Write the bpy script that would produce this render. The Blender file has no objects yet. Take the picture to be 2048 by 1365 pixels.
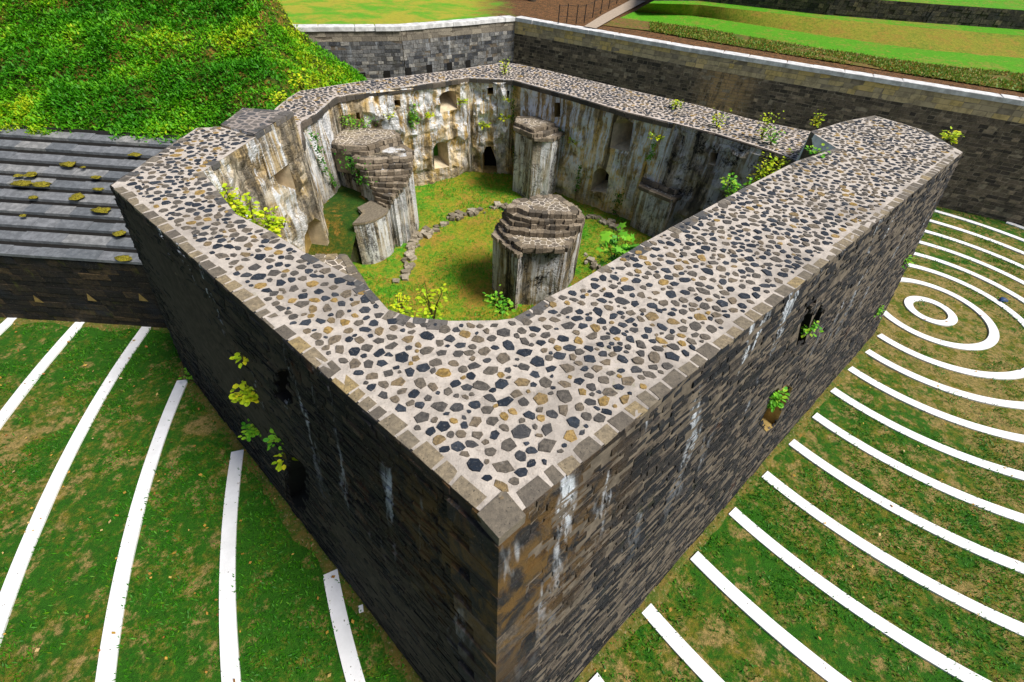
import bpy, math, random
import numpy as np
from mathutils import Vector, Matrix, noise
from mathutils.geometry import delaunay_2d_cdt
R = math.radians
random.seed(7); rng = np.random.default_rng(7)
scene = bpy.context.scene
C = scene.collection

# ------------------------------------------------------------------ camera
FPX, TH, RO, CAMZ = 875.82, 0.7802, 0.0652, 12.0
cd = bpy.data.cameras.new('camera'); cam = bpy.data.objects.new('camera', cd); C.objects.link(cam)
cd.sensor_width = 36.0; cd.lens = 36.0*FPX/2048.0; cd.clip_start = 0.1; cd.clip_end = 2000
F_ = Vector((0, math.cos(TH), -math.sin(TH))); U0 = Vector((0, math.sin(TH), math.cos(TH))); X0 = Vector((1, 0, 0))
cx_ = math.cos(RO)*X0 + math.sin(RO)*U0; cy_ = -math.sin(RO)*X0 + math.cos(RO)*U0; cz_ = -F_
m = Matrix((cx_, cy_, cz_)).transposed().to_4x4(); m.translation = Vector((0, 0, CAMZ)); cam.matrix_world = m
scene.camera = cam
CAMP = Vector((0, 0, CAMZ))

# ------------------------------------------------------------------ light
SUN_EL, SUN_AZ = 52.0, 108.0      # azimuth measured clockwise from +y (camera heading)
w = bpy.data.worlds.new('World'); scene.world = w; w.use_nodes = True
wn = w.node_tree.nodes; bg = wn['Background']
sky = wn.new('ShaderNodeTexSky'); sky.sky_type = 'NISHITA'; sky.sun_disc = False
sky.sun_elevation = R(SUN_EL); sky.sun_rotation = R(SUN_AZ); sky.air_density = 1.0; sky.dust_density = 3.0
w.node_tree.links.new(sky.outputs[0], bg.inputs[0]); bg.inputs[1].default_value = 0.08
sl = bpy.data.lights.new('sun', 'SUN'); sl.energy = 4.3; sl.angle = R(20); sl.color = (1.0, 0.95, 0.88)
so = bpy.data.objects.new('sun', sl); C.objects.link(so)
sd = Vector((math.sin(R(SUN_AZ))*math.cos(R(SUN_EL)), math.cos(R(SUN_AZ))*math.cos(R(SUN_EL)), math.sin(R(SUN_EL))))
so.rotation_euler = sd.to_track_quat('Z', 'Y').to_euler(); so.location = (20, 0, 40)
scene.view_settings.view_transform = 'Standard'; scene.view_settings.look = 'None'
scene.view_settings.exposure = 0.33; scene.view_settings.gamma = 1.0
scene.render.resolution_x = 1024; scene.render.resolution_y = 682

# ------------------------------------------------------------------ measuring helpers (survey of the place)
def ray(px, py):
    u = (px-1024)/FPX; v = -(py-682.5)/FPX
    d = cx_*u + cy_*v + F_
    return d
def at(px, py, z):
    d = ray(px, py); t = (z-CAMZ)/d.z
    return Vector((d.x*t, d.y*t, z))
def ats(pts, z): return [at(p[0], p[1], z) for p in pts]
def hit(px, py, A, B):
    """(s, z) where the sight line meets the vertical plane through A-B"""
    A = Vector((A[0], A[1])); B = Vector((B[0], B[1])); t2 = (B-A).normalized(); n = Vector((t2.y, -t2.x))
    d = ray(px, py); k = n.dot(A)/(n.x*d.x+n.y*d.y)
    p = Vector((d.x*k, d.y*k)); return ((p-A).dot(t2), CAMZ+d.z*k)

# ------------------------------------------------------------------ mesh helpers
def link(o, parent=None):
    C.objects.link(o)
    if parent is not None:
        o.parent = parent; o.location = -Vector(parent.location)
    return o
def tag(o, label=None, cat=None, group=None, kind=None):
    if label: o['label'] = label
    if cat: o['category'] = cat
    if group: o['group'] = group
    if kind: o['kind'] = kind
    return o
def empty(name, loc, label, cat, group=None):
    o = bpy.data.objects.new(name, None); C.objects.link(o); o.location = loc; o.empty_display_size = 0.3
    return tag(o, label, cat, group)
class MB:
    def __init__(s): s.v = []; s.f = []; s.r = []
    def face(s, pts, r=0.5):
        b = len(s.v); s.v += [tuple(p) for p in pts]; s.f.append(tuple(range(b, b+len(pts)))); s.r.append(r)
    def add(s, vs, fs, r=0.5):
        b = len(s.v); s.v += [tuple(p) for p in vs]
        for f in fs: s.f.append(tuple(b+i for i in f)); s.r.append(r)
    def prism(s, poly, z0, z1, r=0.5, top_r=None, jit=0):
        n = len(poly); b = [(p[0], p[1], z0) for p in poly]; t = [(p[0], p[1], z1) for p in poly]
        s.add(b+t, [(i, (i+1) % n, n+(i+1) % n, n+i) for i in range(n)], r)
        s.add(t, [tuple(range(n))], r if top_r is None else top_r)
    def box(s, c, d, rz=0, r=0.5, jit=0.0, tilt=0.0):
        vs = []
        cz, sz = math.cos(rz), math.sin(rz)
        for z in (-1, 1):
            for x, y in ((-1, -1), (1, -1), (1, 1), (-1, 1)):
                X = x*d[0]/2*(1+random.uniform(-jit, jit)); Y = y*d[1]/2*(1+random.uniform(-jit, jit)); Z = z*d[2]/2*(1+random.uniform(-jit, jit)) + tilt*X
                vs.append((c[0]+X*cz-Y*sz, c[1]+X*sz+Y*cz, c[2]+Z))
        s.add(vs, [(3, 2, 1, 0), (4, 5, 6, 7), (0, 1, 5, 4), (1, 2, 6, 5), (2, 3, 7, 6), (3, 0, 4, 7)], r)
    def tube(s, pts, rads, n=6, r=0.5):
        b0 = len(s.v); k = len(pts)
        for i, p in enumerate(pts):
            p = Vector(p); q = Vector(pts[min(i+1, k-1)]) - Vector(pts[max(i-1, 0)])
            q.normalize(); a = q.orthogonal().normalized(); c = q.cross(a)
            for j in range(n):
                t = 2*math.pi*j/n; s.v.append(tuple(p + (a*math.cos(t)+c*math.sin(t))*rads[i]))
        for i in range(k-1):
            for j in range(n):
                s.f.append((b0+i*n+j, b0+i*n+(j+1) % n, b0+(i+1)*n+(j+1) % n, b0+(i+1)*n+j)); s.r.append(r)
    def build(s, name, mat, parent=None, smooth=False):
        me = bpy.data.meshes.new(name); me.from_pydata(s.v, [], s.f); me.materials.append(mat)
        at_ = me.attributes.new('rnd', 'FLOAT', 'FACE'); at_.data.foreach_set('value', np.array(s.r, dtype=np.float32))
        if smooth: me.polygons.foreach_set('use_smooth', [True]*len(me.polygons))
        me.update()
        return link(bpy.data.objects.new(name, me), parent)
def mesh_np(name, V, Fc, rnd, mat, parent=None):
    me = bpy.data.meshes.new(name); nf, k = Fc.shape
    me.vertices.add(len(V)); me.vertices.foreach_set('co', V.astype(np.float32).ravel())
    me.loops.add(nf*k); me.loops.foreach_set('vertex_index', Fc.astype(np.int32).ravel())
    me.polygons.add(nf); me.polygons.foreach_set('loop_start', np.arange(0, nf*k, k, dtype=np.int32))
    me.update(calc_edges=True); me.materials.append(mat)
    a = me.attributes.new('rnd', 'FLOAT', 'FACE'); a.data.foreach_set('value', rnd.astype(np.float32))
    return link(bpy.data.objects.new(name, me), parent)
def N3(p, s=1.0): return noise.noise(Vector(p)*s)
def vnoise(x, y, s, seed=0):
    x = x*s; y = y*s; xi = np.floor(x).astype(np.int64); yi = np.floor(y).astype(np.int64); fx = x-xi; fy = y-yi
    fx = fx*fx*(3-2*fx); fy = fy*fy*(3-2*fy)
    def h(a, b):
        n = (a*374761393 + b*668265263 + seed*1442695041) & 0xffffffff
        n = ((n ^ (n >> 13))*1274126177) & 0xffffffff
        return ((n ^ (n >> 16)) & 0xffff)/65535.0
    return (h(xi, yi)*(1-fx)+h(xi+1, yi)*fx)*(1-fy) + (h(xi, yi+1)*(1-fx)+h(xi+1, yi+1)*fx)*fy
def fnoise(x, y, s, seed=0): return .55*vnoise(x, y, s, seed)+.3*vnoise(x, y, s*2.1, seed+5)+.15*vnoise(x, y, s*4.3, seed+9)
def inpoly(x, y, poly):
    x = np.asarray(x); y = np.asarray(y); c = np.zeros(x.shape, bool); n = len(poly)
    for i in range(n):
        x1, y1 = poly[i][0], poly[i][1]; x2, y2 = poly[(i+1) % n][0], poly[(i+1) % n][1]
        if y1 == y2: continue
        k = ((y1 > y) != (y2 > y)) & (x < (x2-x1)*(y-y1)/(y2-y1)+x1); c ^= k
    return c

# ------------------------------------------------------------------ material helpers
class M:
    def __init__(s, name, rough=0.9):
        s.m = bpy.data.materials.new(name); s.m.use_nodes = True; s.t = s.m.node_tree; s.b = s.t.nodes['Principled BSDF']
        s.b.inputs['Roughness'].default_value = rough; s.b.inputs['Specular IOR Level'].default_value = 0.25
        s.pos = s.t.nodes.new('ShaderNodeNewGeometry').outputs['Position']
    def n(s, t, **k):
        x = s.t.nodes.new(t)
        for a, b in k.items(): setattr(x, a, b)
        return x
    def l(s, a, b): s.t.links.new(a, b)
    def setv(s, sock, v):
        if isinstance(v, bpy.types.NodeSocket): s.l(v, sock)
        else: sock.default_value = v
    def math(s, op, a, b=0.0, c=None, clamp=False):
        x = s.n('ShaderNodeMath', operation=op, use_clamp=clamp); s.setv(x.inputs[0], a); s.setv(x.inputs[1], b)
        if c is not None: s.setv(x.inputs[2], c)
        return x.outputs[0]
    def scale(s, v, sc, loc=(0, 0, 0), rot=(0, 0, 0)):
        x = s.n('ShaderNodeMapping'); s.l(v, x.inputs[0]); x.inputs['Scale'].default_value = sc; x.inputs['Location'].default_value = loc; x.inputs['Rotation'].default_value = rot
        return x.outputs[0]
    def noise(s, sc, det=4, rough=.6, v=None, dist=0.0):
        x = s.n('ShaderNodeTexNoise'); s.l(v or s.pos, x.inputs['Vector']); x.inputs['Scale'].default_value = sc
        x.inputs['Detail'].default_value = det; x.inputs['Roughness'].default_value = rough; x.inputs['Distortion'].default_value = dist
        return x.outputs['Fac']
    def attr(s, name='rnd'): return s.n('ShaderNodeAttribute', attribute_name=name).outputs['Fac']
    def ramp(s, fac, stops, interp='LINEAR'):
        x = s.n('ShaderNodeValToRGB'); s.l(fac, x.inputs[0]); e = x.color_ramp.elements; x.color_ramp.interpolation = interp
        while len(e) < len(stops): e.new(0.5)
        for i, (p, c) in enumerate(stops):
            e[i].position = p; e[i].color = (c if len(c) == 4 else (*c, 1)) if not isinstance(c, (int, float)) else (c, c, c, 1)
        return x.outputs[0]
    def step(s, fac, a, b): 
        x = s.n('ShaderNodeMapRange', interpolation_type='SMOOTHSTEP'); s.l(fac, x.inputs[0]); s.setv(x.inputs[1], a); s.setv(x.inputs[2], b)
        return x.outputs[0]
    def mix(s, f, a, b, mode='MIX'):
        x = s.n('ShaderNodeMix', data_type='RGBA', blend_type=mode); s.setv(x.inputs[0], f)
        for i, v in ((6, a), (7, b)):
            if isinstance(v, tuple): v = (*v, 1) if len(v) == 3 else v
            s.setv(x.inputs[i], v)
        return x.outputs[2]
    def sep(s, v=None):
        x = s.n('ShaderNodeSeparateXYZ'); s.l(v or s.pos, x.inputs[0]); return x.outputs
    def bump(s, h, strength=.5, dist=.03, prev=None):
        x = s.n('ShaderNodeBump'); s.l(h, x.inputs['Height']); x.inputs['Strength'].default_value = strength; x.inputs['Distance'].default_value = dist
        if prev: s.l(prev, x.inputs['Normal'])
        return x.outputs[0]
    def out(s, col, normal=None, rough=None):
        s.setv(s.b.inputs['Base Color'], (*col, 1) if isinstance(col, tuple) else col)
        if normal: s.l(normal, s.b.inputs['Normal'])
        if rough is not None: s.setv(s.b.inputs['Roughness'], rough)
        return s.m

def mat_ashlar(name, dark=(.012, .014, .018), mid=(.055, .05, .045), light=(.17, .13, .10), lime=0.6, limez=(7.4, 2.2), rust=0.0, rustc=(0, 1, 0), moss=0.2, bk=.75, wash=None):
    s = M(name, .8); rnd = s.attr()
    c = s.ramp(rnd, [(0, dark), (.5, mid), (.86, tuple(a*.75+b*.25 for a, b in zip(mid, light))), (1, light)])
    n1 = s.noise(9, 6, .7); n2 = s.noise(1.1, 4, .6)
    c = s.mix(s.step(n1, .35, .7), s.mix(bk, c, (.004, .005, .007)), c)
    c = s.mix(s.math('MULTIPLY', s.step(s.noise(26, 4, .7), .58, .75), .5), c, (.30, .26, .22))
    c = s.mix(s.math('MULTIPLY', s.step(n2, .5, .68), .5), c, (.018, .024, .034) if bk > .6 else (.05, .045, .035))
    xyz = s.sep()
    if wash:
        d = s.n('ShaderNodeVectorMath', operation='DISTANCE'); s.l(s.scale(s.pos, (1, 1, .3)), d.inputs[0]); d.inputs[1].default_value = (wash[0], wash[1], wash[2]*.3)
        c = s.mix(s.math('MULTIPLY', s.step(d.outputs['Value'], 2.3, .6), s.step(s.noise(1, 5, .7, v=s.scale(s.pos, (4, 4, .5))), .34, .56)), c, (.40, .27, .13))
    if rust:
        d = s.n('ShaderNodeVectorMath', operation='DISTANCE'); s.l(s.pos, d.inputs[0]); d.inputs[1].default_value = rustc
        k = s.math('MULTIPLY', s.step(d.outputs['Value'], 3.4, .6), s.step(s.noise(2.2, 5, .7, dist=.6), .40, .60))
        c = s.mix(s.math('MULTIPLY', k, rust), c, (.17, .095, .022))
        k2 = s.step(s.noise(.9, 5, .7, v=s.scale(s.pos, (1, 1, .5), (4, 2, 9)), dist=.5), .60, .72)
        c = s.mix(s.math('MULTIPLY', k2, rust*.6), c, (.11, .045, .018))
    if moss:
        k = s.step(s.noise(1.7, 6, .75, v=s.scale(s.pos, (1, 1, .6), (7, 3, 1))), .57, .72)
        c = s.mix(s.math('MULTIPLY', k, moss), c, (.09, .10, .012))
    if lime:
        st = s.noise(1.0, 3, .6, v=s.scale(s.pos, (1.7, 1.7, .16))); st2 = s.noise(1.0, 4, .6, v=s.scale(s.pos, (9, 9, .7)))
        lo = s.step(xyz[2], limez[1], limez[0])
        k = s.math('MULTIPLY', s.step(st, .575, .655), s.step(st2, .36, .60)); k = s.math('MULTIPLY', k, s.math('POWER', lo, 1.6))
        c = s.mix(s.math('MULTIPLY', k, lime), c, (.62, .68, .74))
    h = s.math('ADD', s.math('MULTIPLY', n1, .6), s.noise(38, 4, .7))
    return s.out(c, s.bump(h, 1.0, .045))

def mat_cobble(name, mortar=(.58, .51, .45), scale=4.9, dist=.15, th=(.09, .21), cols=None, zrot=0.0):
    s = M(name, .85)
    nz = s.n('ShaderNodeTexNoise'); s.l(s.pos, nz.inputs['Vector']); nz.inputs['Scale'].default_value = 3.2; nz.inputs['Detail'].default_value = 3
    v = s.n('ShaderNodeVectorMath', operation='SUBTRACT'); s.l(nz.outputs['Color'], v.inputs[0]); v.inputs[1].default_value = (.5, .5, .5)
    v2 = s.n('ShaderNodeVectorMath', operation='MULTIPLY_ADD'); s.l(v.outputs[0], v2.inputs[0]); v2.inputs[1].default_value = (dist,)*3; s.l(s.pos, v2.inputs[2])
    vec = s.scale(v2.outputs[0], (1.0, 1.12, 1.0), rot=(0, 0, zrot))
    e = s.n('ShaderNodeTexVoronoi', feature='DISTANCE_TO_EDGE', voronoi_dimensions='2D'); f = s.n('ShaderNodeTexVoronoi', feature='F1', voronoi_dimensions='2D')
    for x in (e, f): s.l(vec, x.inputs['Vector']); x.inputs['Scale'].default_value = scale; x.inputs['Randomness'].default_value = .92
    cc = s.n('ShaderNodeSeparateColor'); s.l(f.outputs['Color'], cc.inputs[0])
    r1, r2, r3 = cc.outputs
    thr = s.math('MULTIPLY_ADD', r1, th[1]-th[0], th[0])
    ed = s.math('ADD', e.outputs['Distance'], s.math('MULTIPLY_ADD', s.noise(16, 3, .6), .09, -.045))
    d = s.math('SUBTRACT', ed, thr); mask = s.step(d, 0.0, .022)
    cols = cols or [(0, (.018, .028, .045)), (.3, (.035, .045, .06)), (.42, (.075, .07, .062)), (.62, (.125, .105, .08)), (.86, (.17, .13, .09)), (.93, (.26, .16, .05)), (1, (.34, .22, .08))]
    sc = s.ramp(r2, cols)
    n1 = s.noise(22, 5, .7); sc = s.mix(s.step(n1, .3, .75), s.mix(.5, sc, (.01, .012, .016)), s.mix(.25, sc, (.30, .27, .24)))
    mc = s.mix(s.step(s.noise(5, 5, .7), .35, .75), mortar, tuple(x*.72 for x in mortar))
    mc = s.mix(s.math('MULTIPLY', s.step(s.noise(34, 3, .6), .6, .8), .55), mc, (.20, .15, .12))
    # weathered zones where the mortar has greyed and lichen grown
    wz = s.step(s.noise(.55, 4, .65), .5, .68)
    mc = s.mix(s.math('MULTIPLY', wz, .7), mc, (.25, .225, .20))
    mc = s.mix(s.math('MULTIPLY', s.step(s.noise(2.6, 5, .75, dist=.4), .48, .66), .45), mc, (.36, .31, .27))
    c = s.mix(mask, mc, sc)
    hh = s.math('ADD', s.math('MULTIPLY', mask, .7), s.math('MULTIPLY', n1, .6))
    return s.out(c, s.bump(hh, .55, .025))

def mat_paving(name, mortar, cols, wear=.7):
    s = M(name, .85); a = s.attr(); mask = s.step(a, -.5, -.4)
    sc = s.ramp(a, cols); n1 = s.noise(17, 6, .75); n5 = s.noise(3.0, 3, .6)
    sc = s.mix(s.step(n1, .36, .62), s.mix(.6, sc, (.008, .010, .013)), sc); sc = s.mix(s.math('MULTIPLY', s.step(s.noise(30, 4, .8), .56, .70), .45), sc, (.36, .33, .29))
    mc = s.mix(s.step(s.noise(5, 6, .75), .35, .72), mortar, tuple(x*.66 for x in mortar))
    mc = s.mix(s.math('MULTIPLY', s.step(s.noise(28, 4, .75), .56, .68), .6), mc, (.22, .17, .13))
    mc = s.mix(s.math('MULTIPLY', s.step(s.noise(.5, 4, .65), .46, .66), wear), mc, (.24, .215, .19))
    mc = s.mix(s.math('MULTIPLY', s.step(s.noise(2.2, 6, .8, dist=.5), .54, .68), .5), mc, (.17, .15, .13))
    mc = s.mix(s.math('MULTIPLY', s.step(s.noise(1.4, 5, .8, v=s.scale(s.pos, (1, 1, 1), (6, 9, 1))), .62, .72), .5), mc, (.20, .20, .08))
    c = s.mix(mask, mc, sc)
    return s.out(c, s.bump(s.math('ADD', n1, s.noise(50, 4, .7)), .7, .02))
def mat_edging(name, ramp=None):
    s = M(name, .85); c = s.ramp(s.attr(), ramp or [(0, (.15, .13, .105)), (.5, (.23, .195, .14)), (.9, (.31, .25, .16)), (1, (.42, .31, .13))])
    n = s.noise(14, 6, .7); c = s.mix(s.step(n, .35, .7), s.mix(.55, c, (.05, .045, .04)), c)
    c = s.mix(s.math('MULTIPLY', s.step(s.noise(40, 2, .5), .62, .7), .7), c, (.02, .02, .018))
    return s.out(c, s.bump(s.math('ADD', n, s.noise(45, 3, .7)), .6, .02))

def mat_plaster(name, topz=6.5, white=.85, darkk=.6, ochre=(.58, .38, .11), cream=(.78, .64, .42), black=.55):
    s = M(name, .9); xyz = s.sep()
    n1 = s.noise(1.3, 6, .7, dist=.4); n2 = s.noise(7, 6, .75)
    c = s.mix(s.step(n1, .38, .62), ochre, cream)
    c = s.mix(s.step(n2, .53, .74), c, (.10, .08, .055))
    # rubble stones showing where the render has gone
    vo = s.n('ShaderNodeTexVoronoi', feature='DISTANCE_TO_EDGE'); s.l(s.scale(s.pos, (1, 1, 1.7)), vo.inputs['Vector']); vo.inputs['Scale'].default_value = 6.0
    vc = s.n('ShaderNodeTexVoronoi'); s.l(s.scale(s.pos, (1, 1, 1.7)), vc.inputs['Vector']); vc.inputs['Scale'].default_value = 6.0
    sp = s.n('ShaderNodeSeparateColor'); s.l(vc.outputs['Color'], sp.inputs[0])
    stone = s.ramp(sp.outputs[0], [(0, (.04, .043, .048)), (.5, (.12, .10, .08)), (1, (.34, .27, .18))])
    stone = s.mix(s.math('MULTIPLY', s.step(vo.outputs['Distance'], .10, .0), .6), stone, (.34, .28, .20))
    rz = s.step(s.noise(.8, 5, .7, v=s.scale(s.pos, (1, 1, 1), (3, 8, 2))), .44, .56)
    c = s.mix(s.math('MULTIPLY', rz, .6), c, stone)
    # long dark and white run-off stains below the coping
    a = s.noise(1.0, 4, .65, v=s.scale(s.pos, (1.9, 1.9, .10), (1, 4, 0))); b = s.noise(1.0, 4, .7, v=s.scale(s.pos, (7.5, 7.5, .5)))
    lo = s.step(xyz[2], topz-5.2, topz-1.6)
    dk = s.math('MULTIPLY', s.step(a, .46, .38), s.math('MULTIPLY_ADD', lo, .5, .5))
    c = s.mix(s.math('MULTIPLY', dk, darkk), c, (.012, .013, .014))
    wk = s.math('MULTIPLY', s.math('MULTIPLY', s.step(a, .47, .53), s.step(b, .38, .52)), lo)
    c = s.mix(s.math('MULTIPLY', wk, white), c, (.86, .90, .95))
    gr = s.step(s.noise(2.1, 5, .7, v=s.scale(s.pos, (1, 1, 1), (9, 1, 5))), .60, .72)
    c = s.mix(s.math('MULTIPLY', gr, .45), c, (.06, .085, .02))
    bm = s.step(s.noise(1.5, 6, .8, v=s.scale(s.pos, (1, 1, .55), (2, 7, 4)), dist=.5), .50, .60); bs = s.step(s.noise(11, 5, .8), .62, .48)
    c = s.mix(s.math('MULTIPLY', s.math('MULTIPLY', bm, bs), black), c, (.012, .012, .013))
    h = s.math('ADD', s.math('ADD', n2, s.noise(28, 5, .7)), s.math('MULTIPLY', s.step(vo.outputs['Distance'], 0, .12), s.math('MULTIPLY', rz, .8)))
    return s.out(c, s.bump(h, .85, .06))

def mat_leaf(name, a, b, c2=None, trans=.25, rough=.55):
    s = M(name, rough)
    st = [(0, a), (1, b)] if c2 is None else [(0, a), (.7, b), (1, c2)]
    c = s.ramp(s.attr(), st)
    n = s.noise(6, 2); c = s.mix(s.step(n, .4, .7), s.mix(.35, c, a), c)
    s.out(c)
    tr = s.n('ShaderNodeBsdfTranslucent'); s.l(c, tr.inputs[0]); mx = s.n('ShaderNodeMixShader'); mx.inputs[0].default_value = trans
    s.l(s.b.outputs[0], mx.inputs[1]); s.l(tr.outputs[0], mx.inputs[2]); s.l(mx.outputs[0], s.t.nodes['Material Output'].inputs[0])
    return s.m
def mat_plain(name, col, rough=.8, var=.25, sc=8, bump=.2):
    s = M(name, rough); n = s.noise(sc, 5, .65)
    return s.out(s.mix(s.step(n, .35, .7), tuple(x*(1-var) for x in col), col), s.bump(n, bump, .02))
def mat_ground(name, green, dry, soil, gth=(.42, .60), sc=.9, litter=0.0, drypos=None):
    s = M(name, .95); xyz = s.sep()
    n1 = s.noise(sc, 6, .7, dist=.3); n2 = s.noise(9, 5, .75); n3 = s.noise(40, 3, .7); n4 = s.noise(4, 5, .8); big = s.noise(.16, 2, .5)
    k = s.math('ADD', s.math('MULTIPLY', n1, .5), s.math('MULTIPLY', n4, .5))
    k = s.math('ADD', k, s.math('MULTIPLY_ADD', big, .36, -.18))
    if drypos:
        d = s.n('ShaderNodeVectorMath', operation='DISTANCE'); s.l(s.pos, d.inputs[0]); d.inputs[1].default_value = drypos[0]
        k = s.math('SUBTRACT', k, s.math('MULTIPLY', s.step(d.outputs['Value'], drypos[2], drypos[1]), .10))
    c = s.mix(s.step(k, gth[0], gth[1]), dry, green)
    sk = s.step(s.math('ADD', s.noise(1.4, 6, .75, v=s.scale(s.pos, (1, 1, 1), (5, 5, 5))), s.math('SUBTRACT', .5, k)), .50, .66)
    c = s.mix(s.math('MULTIPLY', sk, .85), c, soil)
    c = s.mix(s.math('MULTIPLY', s.step(n2, .46, .64), .6), c, tuple(x*.4 for x in green))
    c = s.mix(s.math('MULTIPLY', s.step(n4, .42, .62), .35), c, tuple(x*.55 for x in green))
    c = s.mix(s.step(n3, .35, .7), s.mix(.5, c, tuple(x*.25 for x in green)), c)
    if litter: c = s.mix(s.math('MULTIPLY', s.step(s.noise(18, 3, .8), .56, .66), litter), c, (.42, .18, .04))
    return s.out(c, s.bump(s.math('ADD', n2, n3), .8, .05))

MA = {}
_s, _z = hit(1455, 165, (10.99, 34.25), (26.24, 26.75)); _t = (Vector((26.24, 26.75, 0))-Vector((10.99, 34.25, 0))).normalized()
WASH = (10.99+_t.x*_s, 34.25+_t.y*_s, _z)
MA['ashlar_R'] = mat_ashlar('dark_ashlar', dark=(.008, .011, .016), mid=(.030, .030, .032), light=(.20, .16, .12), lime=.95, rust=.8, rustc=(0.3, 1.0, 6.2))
MA['ashlar_L'] = mat_ashlar('shaded_ashlar', dark=(.003, .004, .005), mid=(.013, .012, .011), light=(.11, .08, .05), lime=.95, rust=.75, rustc=(0.1, 1.2, 6.2), moss=.25)  # left face: same tower stone, its shade put into darker colours
MA['joint'] = mat_plain('joint_mortar', (.15, .125, .095), .95, .5, 5)
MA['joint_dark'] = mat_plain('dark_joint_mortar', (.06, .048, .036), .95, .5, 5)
MA['cobble'] = mat_cobble('cobble_paving')
MA['cobble_rear'] = mat_cobble('rear_cobble_paving', mortar=(.54, .46, .41), scale=4.7, th=(.08, .19), zrot=.6)
STC = [(0, (.014, .022, .036)), (.34, (.045, .056, .074)), (.44, (.085, .080, .075)), (.66, (.15, .13, .105)), (.88, (.21, .165, .11)), (.95, (.34, .22, .06)), (1, (.42, .28, .10))]
MA['paving'] = mat_paving('rubble_paving', (.56, .505, .445), STC)
MA['paving_rear'] = mat_paving('rear_rubble_paving', (.56, .49, .43), STC, .5)
MA['cobble_block'] = mat_cobble('weathered_cobble', mortar=(.30, .26, .235), scale=4.4, th=(.08, .18), cols=[(0, (.05, .06, .075)), (.5, (.10, .10, .10)), (1, (.17, .15, .13))])
MA['cobble_pale'] = mat_cobble('crazy_cobble', mortar=(.72, .64, .54), scale=5.2, th=(.035, .07), cols=[(0, (.12, .10, .08)), (.5, (.26, .21, .14)), (1, (.36, .29, .18))])
MA['edging'] = mat_edging('edging_stone')
MA['edging_grey'] = mat_edging('grey_edging_stone', [(0, (.09, .095, .10)), (.5, (.17, .155, .14)), (1, (.28, .24, .18))])
MA['plaster'] = mat_plaster('stained_plaster')
MA['plaster_left'] = mat_plaster('side_plaster', topz=7.4, ochre=(.52, .38, .18), cream=(.68, .60, .46))
MA['plaster_dark'] = mat_plaster('blackened_plaster', black=1.0, white=.5, darkk=.8, ochre=(.32, .26, .17), cream=(.46, .40, .30))
MA['reveal'] = mat_plain('plastered_reveal', (.66, .55, .38), .9, .35, 3, .4)
MA['reveal_ochre'] = mat_plain('ochre_reveal', (.36, .25, .08), .9, .5, 3, .5)
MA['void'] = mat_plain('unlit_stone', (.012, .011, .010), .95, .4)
MA['pier'] = mat_plaster('pier_plaster', black=1.0, topz=5.0, white=.6, darkk=.95, ochre=(.30, .22, .09), cream=(.38, .34, .27))
MA['pier_pale'] = mat_plaster('pale_pier_plaster', black=.8, topz=5.0, white=.7, darkk=.6, ochre=(.44, .36, .22), cream=(.62, .56, .47))
MA['step_stone'] = mat_edging('vault_stone', [(0, (.10, .085, .065)), (.5, (.24, .19, .13)), (1, (.46, .38, .28))])
MA['slate'] = None
MA['grass'] = mat_ground('lawn', (.03, .15, .003), (.24, .19, .02), (.46, .31, .12), sc=1.3, gth=(.38, .56), drypos=((21, 14, 0), 3.0, 16.0))
MA['court'] = mat_ground('court_grass', (.10, .38, .014), (.42, .34, .025), (.50, .26, .05), gth=(.44, .60), sc=.6)
MA['lawn_up'] = mat_ground('upper_lawn', (.11, .42, .006), (.26, .34, .012), (.36, .30, .05), gth=(.3, .5), sc=.5)
MA['bank'] = mat_ground('ochre_bank', (.16, .28, .012), (.36, .33, .03), (.42, .25, .04), gth=(.45, .65), sc=.4)
MA['weeds'] = mat_ground('weedy_strip', (.10, .18, .02), (.26, .16, .04), (.30, .12, .06), sc=1.6, litter=.5)
def mat_up():
    s = M('leaf_strewn_grass', .95); xyz = s.sep()
    n1 = s.noise(.35, 6, .7, dist=.3); n2 = s.noise(3, 5, .75); n3 = s.noise(14, 4, .8)
    g = s.mix(s.step(n1, .40, .58), (.10, .34, .012), (.36, .34, .03)); g = s.mix(s.step(n2, .45, .75), g, (.22, .26, .03))
    br = s.mix(s.step(n2, .38, .62), (.16, .075, .03), (.05, .03, .012)); br = s.mix(s.step(n3, .55, .66), br, (.50, .24, .06))
    k = s.step(s.math('ADD', xyz[0], s.math('MULTIPLY_ADD', n1, 8, -4)), -5.5, -1.5)
    c = s.mix(k, g, br); return s.out(c, s.bump(s.math('ADD', n2, n3), .8, .08))
MA['up_ground'] = mat_up()
MA['mound_soil'] = mat_ground('bank_soil', (.03, .10, .006), (.16, .13, .01), (.42, .20, .04))
s_ = M('white_concrete', .7); nn = s_.noise(1.6, 5, .6); c_ = s_.mix(s_.step(nn, .35, .7), (.70, .71, .72), (.82, .83, .85))
c_ = s_.mix(s_.math('MULTIPLY', s_.step(s_.noise(7, 6, .8), .60, .72), .5), c_, (.50, .47, .40)); c_ = s_.mix(s_.step(s_.noise(13, 2, .5), .72, .75), c_, (.10, .08, .05))
MA['concrete'] = s_.out(c_, s_.bump(nn, .1, .01))
MA['tan'] = None
MA['limestone'] = mat_plain('coping_limestone', (.74, .74, .74), .8, .4, 2.2, .4)
MA['path'] = mat_plain('gravel_path', (.42, .34, .26), .95, .25, 6)
MA['pinkish'] = mat_plain('pink_gravel', (.36, .24, .20), .95, .3, 5)
MA['moss'] = mat_plain('cushion_moss', (.30, .26, .02), .95, .75, 24, 1.0)
MA['metal'] = mat_plain('dark_metal', (.015, .015, .016), .5, .2)
MA['bark'] = mat_plain('bark', (.06, .045, .03), .95, .5, 12, .8)
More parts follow.
